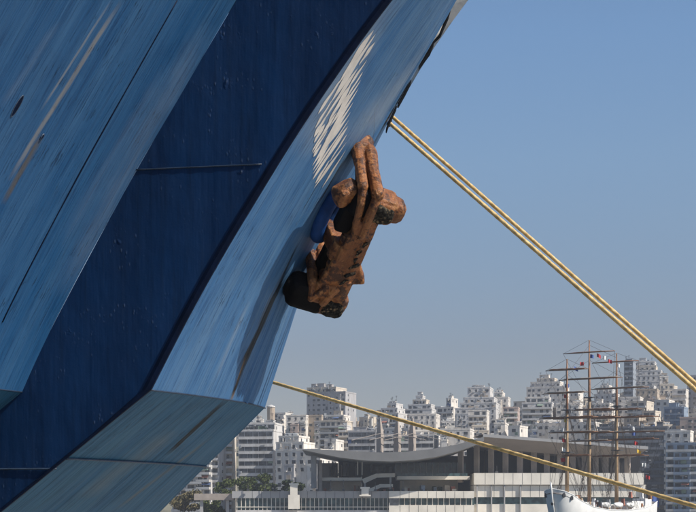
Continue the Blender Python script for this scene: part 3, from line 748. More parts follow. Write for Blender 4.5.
# --- the buildings one can tell apart
building(238, 274, 424, 690, 'modern white office block with dark ribbon windows left of the terminal', 'office', 'pale', -11, base=2, depth=16, steps=((0.0, 1.0, 3.0, 2.0),))
building(274, 322, 437, 675, 'white block of rectangular windows behind the trees, left of the terminal roof tip', 'punched', 'white', -20, ((0.0, 0.62, 3.0, .2), (0.05, 0.5, 2.6, .6)), single=True, base=2)
building(222, 233, 432, 705, 'slim cream block with rounded terraces half hidden by the blue underside', 'balcony', 'cream', -4, base=2)
building(170, 221, 446, 700, 'grey apartment block peeking out under the blue ship underside', 'balcony', 'pale', -18, base=2)
building(305, 347, 388, 1020, 'tall grey slab with terraced top right corner standing above left rooftops', 'punched', 'grey', -22, ((0.0, 0.75, 3.0, .3),), depth=18)
building(306, 322, 416, 905, 'narrow tan block squeezed below the tall grey slab', 'punched', 'tan', -16)
building(319, 346, 416, 880, 'cream block with two wide balconies below the tall grey slab', 'balcony', 'cream', -18, ((0.1, 0.9, 3, 1.5),))
building(286, 306, 416, 900, 'white block with bright right flank beside the narrow tan block', 'punched', 'white', -10)
building(338, 352, 426, 860, 'small stepped cream house right of the cream balcony block', 'balcony', 'cream', -12, ((0.0, 0.6, 3, 1),))
building(324, 336, 441, 700, 'small white rooftop house with one square dark window behind the roof tip', 'punched', 'white', -18)
building(376, 399, 404, 1010, 'stepped white block with bluish terraces above the roof pylons', 'balcony', 'pale', -22, ((.15, .9, 3.1, 2), (.4, .8, 3, 2)))
building(404, 432, 396, 1040, 'stepped pyramid shaped block with a blue shaded left flank', 'balcony', 'pale', -16, ((.1, .95, 3.1, 2), (.25, .75, 3.1, 2), (.35, .6, 2.6, 1)))
building(408, 436, 415, 930, 'broad blank white block in front of the pyramid shaped block', 'punched', 'white', -14)
building(436, 454, 399, 1000, 'five storey banded cream block with a stair tower on top', 'balcony', 'white', -24, ((.55, .85, 5.5, .5),), awn=0)
building(455, 496, 388, 960, 'large white terraced block stepping up to a dark crowned summit', 'punched', 'pale', -11, ((0.12, 1, 3.1, .3), (.2, .95, 3.1, .3), (.3, .85, 6, .3)), depth=20)
building(468, 487, 411, 930, 'low white wing with wide dark loggia in front of the terraced block', 'balcony', 'white', -11, awn=0)
building(494, 508, 393, 1000, 'white stepped house right of the dark crowned summit', 'punched', 'white', -12, ((.0, .6, 3, 1),))
building(503, 518, 408, 940, 'pink tinged block with deep balconies right of the terraced block', 'balcony', 'pink', -10)
building(522, 552, 398, 900, 'block with long dark blue balconies left of the foremast', 'balcony', 'pale', -12, ((.1, .9, 3, 2),), awn=.6)
building(526, 566, 379, 1010, 'wide white block cresting the hill behind the foremast', 'punched', 'white', -20, ((.1, .85, 3.1, .6), (.25, .7, 2.2, 1)))
building(556, 580, 404, 900, 'white block with scattered windows just behind the foremast', 'punched', 'white', -16)
building(594, 616, 386, 1030, 'rounded stepped white block between mainmast and mizzen', 'punched', 'pale', -22, ((.1, .8, 3, 1), (.25, .65, 2.5, 1)))
building(583, 612, 404, 930, 'pale block with blue windows low between mainmast and mizzen', 'balcony', 'white', -20, ((.1, .9, 3, 1),))
building(624, 633, 362, 1060, 'shaded left face of the pale slab tower beside the mizzen mast', 'band', 'slate', -20)  # separate block for the slab's left face, its shade in the wall colour
building(632, 666, 362, 1080, 'tall pale slab tower with stepping right shoulder right of mizzen mast', 'punched', 'pale', -14, ((.0, .85, 3.1, .4), (.05, .7, 3.1, .4), (.05, .66, 2.8, .4)), depth=20)
building(660, 674, 377, 1060, 'warm lit stepped shoulder block leaning against the pale slab tower', 'punched', 'cream', -8, ((0, .6, 5, .5),))
building(636, 657, 390, 980, 'blank beige block below the tall pale slab tower', 'punched', 'tan', -16)
building(612, 640, 398, 940, 'white apartment block with small windows behind the mizzen yards', 'punched', 'white', -18)
building(655, 669, 401, 880, 'white framed block with plain left pier under the beige block', 'punched', 'white', -24)
building(664, 684, 408, 860, 'block clad in blue glass beside the white framed block', 'glass', 'blue', -22)
building(672, 686, 390, 990, 'little white balcony house under the mooring rope at right', 'balcony', 'white', -20, awn=0)
building(687, 712, 376, 1000, 'plain grey gable wall building cut by the right picture edge', 'punched', 'grey', -24)
building(680, 712, 418, 840, 'pinkish low block at right edge above the dark balcony block', 'punched', 'pink', -18)
building(598, 667, 428, 720, 'long office block with dark horizontal window bands behind the mizzen', 'office', 'dark', -12, base=2, depth=20)
building(664, 690, 432, 715, 'white fronted block with dark shopfront windows right of the banded office', 'punched', 'white', -20, base=2, single=True)
building(666, 714, 444, 690, 'dark balcony block crowding the lower right picture corner', 'balcony', 'blue', -22, base=2)
building(494, 505, 424, 740, 'small white kiosk like house with gridded window above the long roof', 'punched', 'white', -12, base=2)
building(508, 520, 427, 735, 'white house with framed double window above the long roof', 'punched', 'white', -24, base=2)
building(348, 376, 432, 745, 'low grey warehouse with window rows left of the roof pylons', 'office', 'grey', -12, base=2)
building(376, 434, 436, 750, 'long grey shed with window rows behind the roof pylons', 'office', 'pale', -12, base=2)
building(440, 470, 430, 745, 'white row building with arched bays behind the rope and roof', 'punched', 'white', -12, base=2)
building(536, 596, 424, 745, 'long white row building above the roof behind the foremast', 'punched', 'white', -24, base=2)
# rooftop water tower at far left
t = thing('water_tower', 'small round tan water tower on the left skyline beside the ship', 'tower', tuple(P(271, 413, 1000) - Vector((0, 0, 6))))
p = P(271, 413, 1000); b = MB(); b.tube([p - Vector((0, 0, 6)), p + Vector((0, 0, 3.4))], 2.4, 14); b.build('drum', M['w_tan'], t)
b = MB(); b.tube([p + Vector((0, 0, 3.4)), p + Vector((0, 0, 4.2)), p + Vector((0, 0, 5))], [2.7, 2.5, .4], 14); b.build('cap', M['slab'], t)
# --- the many look-alikes on the hill
SKY = [(150, 425), (236, 424), (262, 414), (275, 410), (300, 412), (350, 409), (362, 416), (376, 408), (395, 406), (404, 404), (436, 402), (455, 402), (475, 396), (495, 396), (515, 408), (530, 388), (575, 384), (590, 397), (605, 390), (620, 392), (640, 372), (665, 380), (680, 394), (696, 384), (740, 390)]
def skyl(x):
    for (a, ya), (c, yc) in zip(SKY, SKY[1:]):
        if a <= x <= c: return lerp(ya, yc, (x - a) / (c - a))
    return 400
LAND = [(254, 455, 'modern ribbon windowed office'), (298, 455, 'white block behind the trees'), (326, 400, 'tall grey slab'), (333, 428, 'cream balcony block'), (388, 412, 'bluish terraced block'), (418, 403, 'pyramid shaped block'),
        (445, 405, 'banded block with stair tower'), (475, 392, 'dark crowned terraced block'), (510, 418, 'pink tinged block'), (537, 405, 'blue balconied block'), (546, 384, 'hilltop block behind the foremast'), (605, 392, 'rounded stepped block'),
        (597, 412, 'pale blue windowed block'), (628, 375, 'shaded slab face'), (648, 372, 'tall pale slab tower'), (646, 402, 'blank beige block'), (674, 418, 'blue glass block'), (698, 392, 'grey gable wall block'), (632, 440, 'dark banded office'), (396, 440, 'roof pylons'), (455, 438, 'arched row building'), (565, 432, 'long white row building'), (272, 408, 'round water tower')]
SEEN = set()
def filler_label(x0, x1, yt, kd, st, yaw):
    cx, cy = (x0 + x1) / 2, yt + 8
    win = {'balcony': 'stacked balconies', 'punched': 'small windows'}[kd[0]]
    col = {'pale': 'pale grey'}.get(kd[1], kd[1]); shp = 'stepped' if st else 'flat topped'; wid = 'slim' if x1 - x0 < 15 else 'broad' if x1 - x0 > 20 else ''
    for lx, ly, nm in sorted(LAND, key=lambda l: (l[0] - cx) ** 2 + (l[1] - cy) ** 2)[:8]:
        dx, dy = cx - lx, cy - ly
        rel = ('right of' if dx > 0 else 'left of') if abs(dx) > abs(dy) else ('below' if dy > 0 else 'above')
        for far in ('', 'well '):
            t = ' '.join(f'{wid} {shp} {col} house, {win}, {far}{rel} the {nm}'.split())
            if t not in SEEN and not (far and max(abs(dx), abs(dy)) < 14): SEEN.add(t); return t
    return kd[2]
rf = random.Random(5)
KINDS = [('balcony', 'white', 'hazy white hillside block with stacked balconies among many alike'), ('punched', 'white', 'hazy white hillside block with small scattered windows among many alike'),
         ('punched', 'pale', 'hazy pale grey hillside block with small windows among many alike'), ('balcony', 'cream', 'hazy cream hillside block with stacked balconies among many alike'),
         ('punched', 'cream', 'hazy cream hillside house with small windows among many alike'), ('balcony', 'pale', 'hazy pale grey hillside block with stacked balconies among many alike'),
         ('punched', 'tan', 'hazy tan hillside house with small windows among many alike')]
for row, d in enumerate((1110, 1050, 985, 915, 845, 785)):
    x = 176 + rf.random() * 14
    while x < 705:
        wpx = rf.uniform(11, 24) * (1000 / d) ** .5
        yt = skyl(x + wpx / 2) + 3 + row * 8.0 + rf.uniform(0, 9)
        kd = rf.choice(KINDS)
        st = ()
        if rf.random() < .6:
            a = rf.uniform(0, .3); st = ((a, a + rf.uniform(.45, .7), 3.0, rf.uniform(.3, 2)),)
        if yt < 452 and not (x + wpx < 236 and yt < 430):
            building(x, x + wpx, yt, d + rf.uniform(-12, 12), filler_label(x, x + wpx, yt, kd, st, 0), kd[0], kd[1], rf.choice((rf.uniform(-34, -14), rf.uniform(-34, -14), rf.uniform(-8, 14))), st, group='flat roofed blocks covering the hillside', depth=rf.uniform(9, 14))
        x += wpx + rf.uniform(0, 5)

# leaves
def leafm(name, c1, c2):
    t = NT(name); co = t.coord('Object'); n = t.noise(co, 0.7, 4)
    M[name] = t.done(t.mix(t.ramp(n, 0.35, 0.65), c1, c2), 0.7, spec=0.2)
leafm('leaf_green', (0.035, 0.055, 0.015), (0.085, 0.10, 0.028)); leafm('leaf_dark', (0.018, 0.032, 0.014), (0.045, 0.06, 0.022)); leafm('leaf_dry', (0.09, 0.08, 0.035), (0.15, 0.12, 0.06))
# ------------------------------------------------------------------ TERMINAL WITH THE SWEPT ROOF
M['t_white'] = simple('t_white', (0.74, 0.68, 0.58), 0.8, 0.12, 0.2)
M['t_grey'] = simple('t_grey', (0.36, 0.35, 0.34), 0.85, 0.12, 0.15)
M['t_roof'] = simple('t_roof', (0.215, 0.185, 0.165), 0.85, 0.18, 0.12)
M['t_conc'] = simple('t_conc', (0.33, 0.28, 0.24), 0.9, 0.2, 0.3)
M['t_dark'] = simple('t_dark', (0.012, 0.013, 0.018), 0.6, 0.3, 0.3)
tm = thing('ferry_terminal', 'long harbour terminal under a swept concrete roof on columns', 'terminal', tuple(P(470, 514, 600)))
def ext(px_pts, d0, d1): return [P(x, y, d0) for x, y in px_pts], [P(x, y, d0) + Vector((0, d1 - d0, 0)) for x, y in px_pts]
def tb(name, px0, px1, py0, py1, d0, d1, m, parent=tm):
    a, c = P(px0, py1, d0), P(px1, py0, d0); b = MB(); b.box(a.x, c.x, d0, d1, a.z, c.z); return b.build(name, m, parent)
low = [(302, 449.6), (320, 453.4), (340, 457.4), (365, 460.4), (392, 461.3), (415, 460), (436, 456.8), (458, 451.2), (476, 444.8), (484, 441)]
upp = [(484, 436.5), (470, 441.2), (452, 445.4), (430, 449.2), (405, 451.6), (380, 452.4), (345, 450.6), (320, 449.4)]
M['t_fascia'] = simple('t_fascia', (0.20, 0.195, 0.19), 0.9, 0.14, 0.12)
b = MB(); b.prism(*ext(low + upp, 576, 630)); b.build('roof', M['t_fascia'], tm)
# the right wing of the roof: its broad eave leans out over the columns
b = MB()
top = [P(lerp(483, 648, i / 12), lerp(436.5, 449, i / 12), 589) for i in range(13)]; bot = [P(lerp(478, 636, i / 12), 446 + 11 * math.sin(i / 12 * 1.5708) ** .8 * .95, 596) for i in range(13)]
b.grid([bot, top]); b.grid([top, [p + Vector((0, 0, 0.9)) for p in top], [p + Vector((0, 50, 2)) for p in top]]); b.grid([[p + Vector((0, 0, 0)) for p in bot], [p + Vector((0, 36, 0)) for p in bot]])
b.add([top[-1], bot[-1], bot[-1] + Vector((0, 36, 0)), top[-1] + Vector((0, 50, 2))], [(0, 1, 2, 3)])
b.build('roof_wing', M['t_roof'], tm)
b = MB(); b.grid([[p + Vector((0, -.15, -.1)) for p in top], [p + Vector((0, -.15, .95)) for p in top], [p + Vector((0, .5, .95)) for p in top]]); b.build('roof_edge', M['t_grey'], tm)
for x, y0 in ((461.5, 448), (477.5, 448), (492, 450), (506.5, 452), (521, 453), (535, 454), (548, 455), (561, 455), (574, 456), (586, 456), (597, 457), (607, 457), (618, 457), (629, 457)):
    a = P(x, 474, 596); tp_ = P(x, y0, 596); b = MB(); pl = [Vector((a.x + u_, 598 + v_, 0)) for u_, v_ in ((-1.15, 1.1), (.45, -.5), (1.0, .6), (-.3, 2.6))]; zl, zh_ = a.z - 3, tp_.z + 1; b.prism([v + Vector((0, 0, zl)) for v in pl], [v + Vector((0, 0, zh_)) for v in pl]); b.build('column', M['t_conc'], tm)
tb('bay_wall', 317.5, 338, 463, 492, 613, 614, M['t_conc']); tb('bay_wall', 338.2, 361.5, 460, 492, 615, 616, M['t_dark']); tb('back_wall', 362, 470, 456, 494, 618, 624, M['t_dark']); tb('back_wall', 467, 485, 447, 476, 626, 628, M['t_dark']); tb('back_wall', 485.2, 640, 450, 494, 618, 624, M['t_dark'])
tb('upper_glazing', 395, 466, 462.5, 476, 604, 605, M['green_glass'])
for i in range(12): tb('mullion', 395 + i * 6.2, 395.7 + i * 6.2, 462.6, 475.8, 603.4, 604.2, M['t_grey'])
tb('terrace_slab', 397, 470, 476, 479.5, 594, 612, M['t_white'])
tb('terrace_slab', 321, 362, 477.5, 480.5, 594, 612, M['t_white'])
tb('lower_wall', 400, 458, 480, 491, 608, 609, M['t_white'])
tb('lower_wall', 330, 361, 480.6, 491, 608, 609, M['t_white'])
tb('ochre_pillar', 319, 322, 460, 492, 592, 594, M['t_conc'])
tb('end_pier', 311, 316, 456, 488, 598, 606, M['w_pale'])
for x in (357, 361.5): tb('white_post', x, x + 1.2, 459, 475, 596, 596.6, M['t_white'])
rt = random.Random(3)
for x in range(398, 468, 7):
    tb('railing', x, x + 6.4, 473.2, 475.9, 594.2, 594.3, M['green_glass'])
for i in range(22):
    x = rt.uniform(322, 456); tb(rt.choice(('planter', 'kiosk', 'bench')), x, x + rt.uniform(1.5, 6), 491 - rt.uniform(1.5, 6), 491.3, 597 + rt.random() * 8, 606 + rt.random(), M[rt.choice(('t_conc', 't_grey', 't_white', 'leaf_dark', 'awning_red', 'w_blue'))])
for i in range(16):
    x = rt.uniform(322, 360); tb('beam', x, x + rt.choice((.8, 1.2, 5)), 461 + rt.random() * 6, 476, 604 + rt.random() * 8, 613 + rt.random(), M[rt.choice(('t_conc', 't_dark', 't_grey', 't_dark'))])
for i in range(26):
    x = rt.uniform(366, 456); tb('shop_panel', x, x + rt.uniform(1, 4), 463 + rt.random() * 4, 470 + rt.random() * 4, 616.5 + rt.random(), 617.8, M[rt.choice(('blue_glass', 'green_glass', 't_dark', 't_grey'))])
# the zigzag open stair
b = MB()
for pl in ([(362, 479), (376, 473.5), (395, 473), (395, 477), (377, 477.5), (364, 483.5)], [(364, 491), (380, 484), (393, 484), (393, 487), (381, 487.5), (370, 492)]):
    b.prism(*ext(pl, 593, 596))
b.build('stair', M['t_white'], tm)
tb('stair_post', 389.5, 391.5, 473, 491, 593.4, 594.2, M['t_grey']); tb('stair_post', 364, 366, 481, 491, 593.4, 594.2, M['t_grey'])
# glazed gallery along the water
tb('gallery_parapet', 232, 391, 491, 498, 584, 600, M['t_grey'])
tb('gallery_glazing', 236, 389, 498, 513, 585, 599, M['green_glass'])
b = MB()
for i in range(36):
    a = P(237 + i * 4.3, 514, 584.4); b.box(a.x - .1, a.x + .1, 584.4, 584.9, 3, a.z + 6)
o = b.build('gallery_mullion', M['t_white'], tm); o['kind'] = 'stuff'
tb('gallery_rail', 236, 389, 506.5, 507.3, 584.2, 584.36, M['t_white']); tb('gallery_sill', 236, 389, 510, 516, 584.0, 584.19, M['w_pale'])
tb('white_front', 389, 474, 491, 498, 582, 600, M['t_white']); tb('strip_window', 398, 474, 498, 505, 583.6, 600, M['green_glass']); tb('white_front', 389, 474, 505, 518, 582, 600, M['t_white'])
b = MB()
for i in range(14):
    a = P(399 + i * 5.6, 500, 583); b.box(a.x - .12, a.x + .12, 583, 583.5, P(0, 505, 583).z, P(0, 498, 583).z)
o = b.build('strip_mullion', M['t_white'], tm); o['kind'] = 'stuff'
tb('dark_bay', 390, 399, 498.1, 505, 581.9, 582.5, M['window_glass'])
tb('white_block', 474, 644, 473, 484.5, 586, 606, M['t_white']); tb('white_block', 474, 640, 485.2, 497, 587, 606, M['t_white'])
tb('strip_window', 474, 640, 497, 504, 588, 606, M['green_glass']); tb('white_block', 474, 640, 504, 518, 587, 606, M['t_white'])
tb('joint_band', 474, 642, 484.4, 485.3, 587.4, 606, M['t_dark'])
for x in (476.5, 491, 504, 520): tb('pilaster', x, x + 1.2, 485.3, 518, 586.3, 586.9, M['t_grey'])
tb('end_wall', 640, 646, 484.6, 518, 586.4, 606, M['t_white'])
b = MB()
for x0, x1, y0, y1, d in ((476, 643, 473.2, 484.2, 586), (476, 639, 485.5, 496.8, 587), (391, 473, 491.2, 497.8, 582), (391, 473, 505.2, 516, 582), (234, 390, 491.2, 497.8, 584)):
    n = int((x1 - x0) / 9)
    for i in range(1, n):
        a = P(lerp(x0, x1, i / n), y1, d); c = P(lerp(x0, x1, i / n), y0, d); b.box(a.x - .05, a.x + .05, d - .03, d + .1, a.z, c.z)
o = b.build('panel_joint', M['t_dark'], tm); o['kind'] = 'stuff'
rq = random.Random(8)
for i in range(15):
    x = rq.uniform(240, 640); z0 = P(x, 491 if x < 474 else 473, 583 if x < 474 else 588); b = MB(); b.tube([z0, z0 + Vector((0, 0, rq.uniform(1.5, 4)))], .09, 5); b.box(z0.x - .5, z0.x + .5, z0.y - .3, z0.y + .3, z0.z, z0.z + .7); b.build('roof_lamp', M['metal_dark'], tm)
# vent towers on the parapet
for x in (294, 365):
    p = P(x, 492, 583); b = MB(); z = p.z
    b.box(p.x - 2, p.x + 2, 581, 583.6, z - 6 if x < 300 else z - 1.5, z - 1); b.box(p.x - 1.3, p.x + 1.3, 581, 583.4, z - 1, z + (2.5 if x < 300 else 1.2)); b.box(p.x - 1.7, p.x + 1.7, 580.9, 583.5, z + (2.5 if x < 300 else 1.2), z + (3.1 if x < 300 else 1.8))
    b.build('vent_tower', M['t_white'], tm)
# concrete pylons with slanting stays above the roof
for x in (380, 397.5, 412.5):
    a = P(x, 455, 640); b = MB(); z1 = P(x, 437.5, 640).z; zt = P(x, 418, 640).z
    pl = [Vector((a.x + u_, 640 + v_, 0)) for u_, v_ in ((-1.5, 1.2), (.3, -.6), (1.4, .6), (-.4, 2.6))]
    b.prism([v + Vector((0, 0, a.z)) for v in pl], [v + Vector((0, 0, z1)) for v in pl]); ctr = Vector((a.x, 640.6, 0))
    b.prism([ctr + (v - ctr) * 1.2 + Vector((0, 0, z1)) for v in pl], [ctr + (v - ctr) * .25 + Vector((0, 0, zt)) for v in pl])
    py = b.build('pylon', M['t_conc'], tm)
    for sgn in (-1, 1):
        for h in (0,):
            b = MB(); b.tube([Vector((a.x, 639, z1 + 1.5 + h)), Vector((a.x + sgn * 11, 636, z1 - 1.2 + h * .3))], .13, 6); b.build('stay', M['t_conc'], py)
# footbridge at the left and its ramp
fb = thing('footbridge', 'beige enclosed footbridge joining the terminal from the left', 'footbridge', tuple(P(215, 514, 588)))
tb('deck_tube', 194, 234, 493.5, 500, 586, 590, M['t_conc'], fb); tb('pier', 200, 203, 500.2, 518, 587, 589, M['t_grey'], fb); tb('pier', 226, 229, 500.2, 518, 587, 589, M['t_grey'], fb)

# ------------------------------------------------------------------ TREES
M['bark'] = simple('bark', (0.10, 0.075, 0.05), 0.95, 0.3, 1)
def tree(px, pyb, wpx, hpx, d, leaf, label, n=2400, seed=0):
    rnd = random.Random(seed + int(px)); base = P(px, pyb, d); base.z = 2.0
    wd = wpx / F * d; ht = P(px, pyb - hpx, d).z
    t = thing('tree', label, 'tree', tuple(base), 0, 'trees in front of the terminal and blocks')
    b = MB(); b.tube([base, base + Vector((.1, 0, (ht - 2) * .35)), base + Vector((-.1, .1, (ht - 2) * .7))], [.35, .26, .12], 8)
    for i in range(6):
        s = base + Vector((0, 0, (ht - 2) * rnd.uniform(.3, .55))); th = rnd.uniform(0, 6.28); r = wd * rnd.uniform(.25, .42)
        b.tube([s, s + Vector((math.cos(th) * r * .5, math.sin(th) * r * .4, 1.2)), s + Vector((math.cos(th) * r, math.sin(th) * r * .8, 1.8 + rnd.random() * 2))], [.14, .1, .04], 5)
    b.build('trunk', M['bark'], t)
    clumps = [(Vector((rnd.uniform(-.36, .36) * wd, rnd.uniform(-.3, .3) * wd, lerp(ht * .42, ht * .9, rnd.random() ** .8))), rnd.uniform(.12, .24) * wd) for _ in range(15)]
    b = MB()
    for i in range(n):
        c, r = rnd.choice(clumps); v = Vector((rnd.gauss(0, 1), rnd.gauss(0, 1), rnd.gauss(0, 1))).normalized() * r * (rnd.random() ** .35)
        v.z *= .62; p = Vector((base.x, base.y, 2)) + c - Vector((0, 0, 2)) + v; s = rnd.uniform(.35, .8)
        a = Vector((rnd.gauss(0, 1), rnd.gauss(0, 1), rnd.gauss(0, 1))).normalized(); e = a.orthogonal().normalized(); g = a.cross(e)
        b.add([p - e * s, p + g * s * .5, p + e * s, p - g * s * .5], [(0, 1, 2, 3)])
    b.build('crown', M[leaf], t)
tree(254, 505, 36, 33, 640, 'leaf_green', 'broad sunlit pine in front of the modern office block', 3600)
tree(226, 505, 24, 30, 630, 'leaf_green', 'small olive green tree under the ship beside the footbridge', 2000, 2)
tree(295, 505, 26, 28, 645, 'leaf_dark', 'dark tree in front of the white block left of the terminal', 2400, 3)
tree(274, 505, 20, 25, 650, 'leaf_dark', 'small dark tree between the broad pine and the terminal', 1600, 4)
tree(184, 520, 34, 30, 600, 'leaf_dry', 'dry yellowish tree leftmost under the blue underside', 2600, 5)
tree(212, 520, 26, 20, 596, 'leaf_green', 'low green tree below the beige footbridge', 1800, 6)
tree(343, 500, 12, 36, 660, 'leaf_dark', 'dark tree seen through the open left bay of the terminal', 1400, 7)

# ------------------------------------------------------------------ TALL SHIP
M['hull_white'] = simple('hull_white', (0.72, 0.71, 0.68), 0.45, 0.08, 0.4)
M['spar'] = simple('spar', (0.24, 0.11, 0.05), 0.6, 0.3, 0.6)
M['mast_tan'] = simple('mast_tan', (0.36, 0.24, 0.13), 0.6, 0.3, 0.3)
M['wood_deck'] = simple('wood_deck', (0.30, 0.20, 0.12), 0.8)
M['red'] = simple('red', (0.45, 0.03, 0.03), 0.8, 0.1); M['yellow'] = simple('yellow', (0.65, 0.42, 0.03), 0.8, 0.1); M['flag_blue'] = simple('flag_blue', (0.05, 0.10, 0.30), 0.8, 0.1); M['flag_white'] = simple('flag_white', (0.7, 0.7, 0.68), 0.8, 0.1)
M['rigging'] = simple('rigging', (0.06, 0.05, 0.045), 0.8)
AFT = Vector((0.55, 0.835, 0)); PORT = Vector((0.835, -0.55, 0))         # PORT points to the right of the picture
FM = Vector(((567 - 348) / F * 425, 425, 0))
def SH(s, q_, z): return FM + AFT * s + PORT * q_ + Vector((0, 0, z))
ts = thing('tall_ship', 'white three masted sailing ship with bare brown yards moored before the terminal', 'sailing ship', tuple(SH(20, 0, 0)))
secs = [(-9.0, .15, 10.4), (-8.3, 1.7, 10.1), (-7.0, 3.0, 9.7), (-4.5, 4.0, 8.8), (-1, 4.5, 7.4), (6, 4.7, 5.8), (16, 4.6, 5.1), (28, 4.6, 5.0), (40, 4.3, 5.6), (49, 3.4, 6.8), (54, 2.3, 7.6)]
b = MB(); rows = []
for (s, hw_, z) in secs:
    prof = [(1.0, z), (1.0, z - .9), (.97, z - 2), (.9, 1.6), (.72, 0.2), (.3, -1)]
    rake = lambda f: 0.35 * (z - f) if s < -4 else 0
    r_ = [SH(s + rake(zz) * (1 if s < -4 else 0), -hw_ * k, zz) for k, zz in prof] + [SH(s + rake(zz), hw_ * k, zz) for k, zz in reversed(prof)]
    rows.append(r_)
b.grid(rows); b.add(rows[-1], [tuple(range(len(rows[-1])))]); b.build('hull', M['hull_white'], ts, True)
b = MB(); b.grid([[SH(s, -hw_ * .98, z - .95), SH(s, hw_ * .98, z - .95)] for s, hw_, z in secs]); b.build('deck', M['wood_deck'], ts)
for sgn in (-1, 1):
    b = MB(); b.tube([SH(s, sgn * hw_, z + .05) for s, hw_, z in secs], .11, 6); b.build('gunwale', M['hull_white'], ts)
b = MB(); b.tube([SH(-9.4, 0, 12.2), SH(-9.2, 0, 10.6), SH(-8.4, 0, 7), SH(-6.5, 0, 1)], [.12, .28, .3, .25], 8); b.build('stem_post', M['hull_white'], ts, True)
for (s, q_, z, r_) in ((-7.2, 1, 8.8, .5), (-7.2, -1, 8.8, .5), (-5.0, 1, 8.1, .5), (-8.2, 0, 6.6, .35)):
    hw_ = 2.75 if s < -6 else 3.85
    c = SH(s - .1, q_ * hw_, z) if q_ else SH(-8.75, 0, z); b = MB(); nn = (PORT * q_ * .8 - AFT * .6).normalized(); e1 = Vector((0, 0, 1)); e2 = nn.cross(e1)
    pr = [c + nn * .04 + e1 * (r_ * 1.2 * math.cos(th)) + e2 * (r_ * .8 * math.sin(th)) for th in [2 * math.pi * i / 14 for i in range(14)]]
    b.prism(pr, [p - nn * .5 for p in pr]); b.build('hawse_hole', M['t_dark'], ts)
rd = random.Random(4)
def deck_bits():
    for i in range(46):
        s_ = rd.uniform(-3, 52); q_ = rd.uniform(-3.6, 3.6); z_ = rd.uniform(4.5, 6.5) + (2.2 if s_ < 1 or s_ > 46 else 0); h_ = rd.uniform(.6, 2.2)
        b = MB(); b.prism([SH(s_ - .5, q_ - .4, z_), SH(s_ + .5, q_ - .4, z_), SH(s_ + .5, q_ + .5, z_), SH(s_ - .5, q_ + .5, z_)], [SH(s_ - .4, q_ - .3, z_ + h_), SH(s_ + .4, q_ - .3, z_ + h_), SH(s_ + .4, q_ + .4, z_ + h_), SH(s_ - .4, q_ + .4, z_ + h_)])
        b.build(rd.choice(('winch', 'deck_locker', 'vent_cowl')), M[rd.choice(('hull_white', 'hull_white', 'spar', 'mast_tan', 'metal', 'metal_dark', 'awning_red'))], ts)
deck_bits()
for s_ in range(2, 50, 3):
    for z_ in (3.4,):
        c = SH(s_, 4.62, z_); b = MB(); b.tube([c - PORT * .05, c + PORT * .06], .22, 10); b.build('porthole', M['t_dark'], ts)
# deckhouses, boats, boxes
def obox(name, s0, s1, q0, q1, z0, z1, m):
    b = MB(); vs = [SH(s, q_, z) for z in (z0, z1) for s, q_ in ((s0, q0), (s0, q1), (s1, q1), (s1, q0))]
    b.add(vs, [(3, 2, 1, 0), (4, 5, 6, 7), (0, 1, 5, 4), (1, 2, 6, 5), (2, 3, 7, 6), (3, 0, 4, 7)]); return b.build(name, m, ts)
obox('deckhouse', -2, 2.5, -2, 2, 6.2, 8.6, M['hull_white']); obox('deckhouse', 6, 11, -2.2, 2.2, 4.6, 7.2, M['hull_white']); obox('deckhouse', 18, 26, -2.2, 2.2, 4, 6.6, M['hull_white']); obox('deckhouse', 36, 44, -2.4, 2.4, 4.4, 7.6, M['hull_white']); obox('deckhouse', 46, 51, -1.8, 1.8, 5.6, 8.4, M['hull_white'])
obox('hatch_box', 3, 5, -1, 1.4, 6, 8.9, M['spar']); obox('red_locker', 11.5, 15, -1, 2.6, 5, 6.3, M['awning_red'])
for s, q_ in ((16.5, 3.2), (25, 3.2), (33, 3.2), (30, -3.2)):
    b = MB(); b.tube([SH(s - 2.6, q_, 6.7), SH(s - 2, q_, 6.5), SH(s, q_, 6.4), SH(s + 2, q_, 6.5), SH(s + 2.6, q_, 6.7)], [.1, .6, .85, .6, .1], 10); b.build('lifeboat', M['hull_white'], ts, True)
for s in range(-4, 52, 4):
    hw_, z = [(a + (c - a) * (s - s0) / (s1 - s0), e + (g - e) * (s - s0) / (s1 - s0)) for (s0, a, e), (s1, c, g) in zip(secs, secs[1:]) if s0 <= s <= s1][0]
    b = MB(); b.tube([SH(s, hw_ * .97, z), SH(s, hw_ * .97, z + 1)], .05, 5); b.build('stanchion', M['hull_white'], ts)
masts = [(0, 359, [(370, 548, 587), (393, 546, 587), (418, 542, 596), (432.5, 551, 596), (456, 563, 590)]),
         (13.5, 340, [(352.5, 566, 613), (379, 562, 620), (410, 574, 612), (418, 560, 618), (432.5, 568, 612), (441, 570, 610)]),
         (31, 353, [(362, 595, 637), (388.5, 593, 646), (410, 598, 640), (418, 594, 655), (432.5, 590, 660), (440, 600, 655), (456, 596, 646)])]
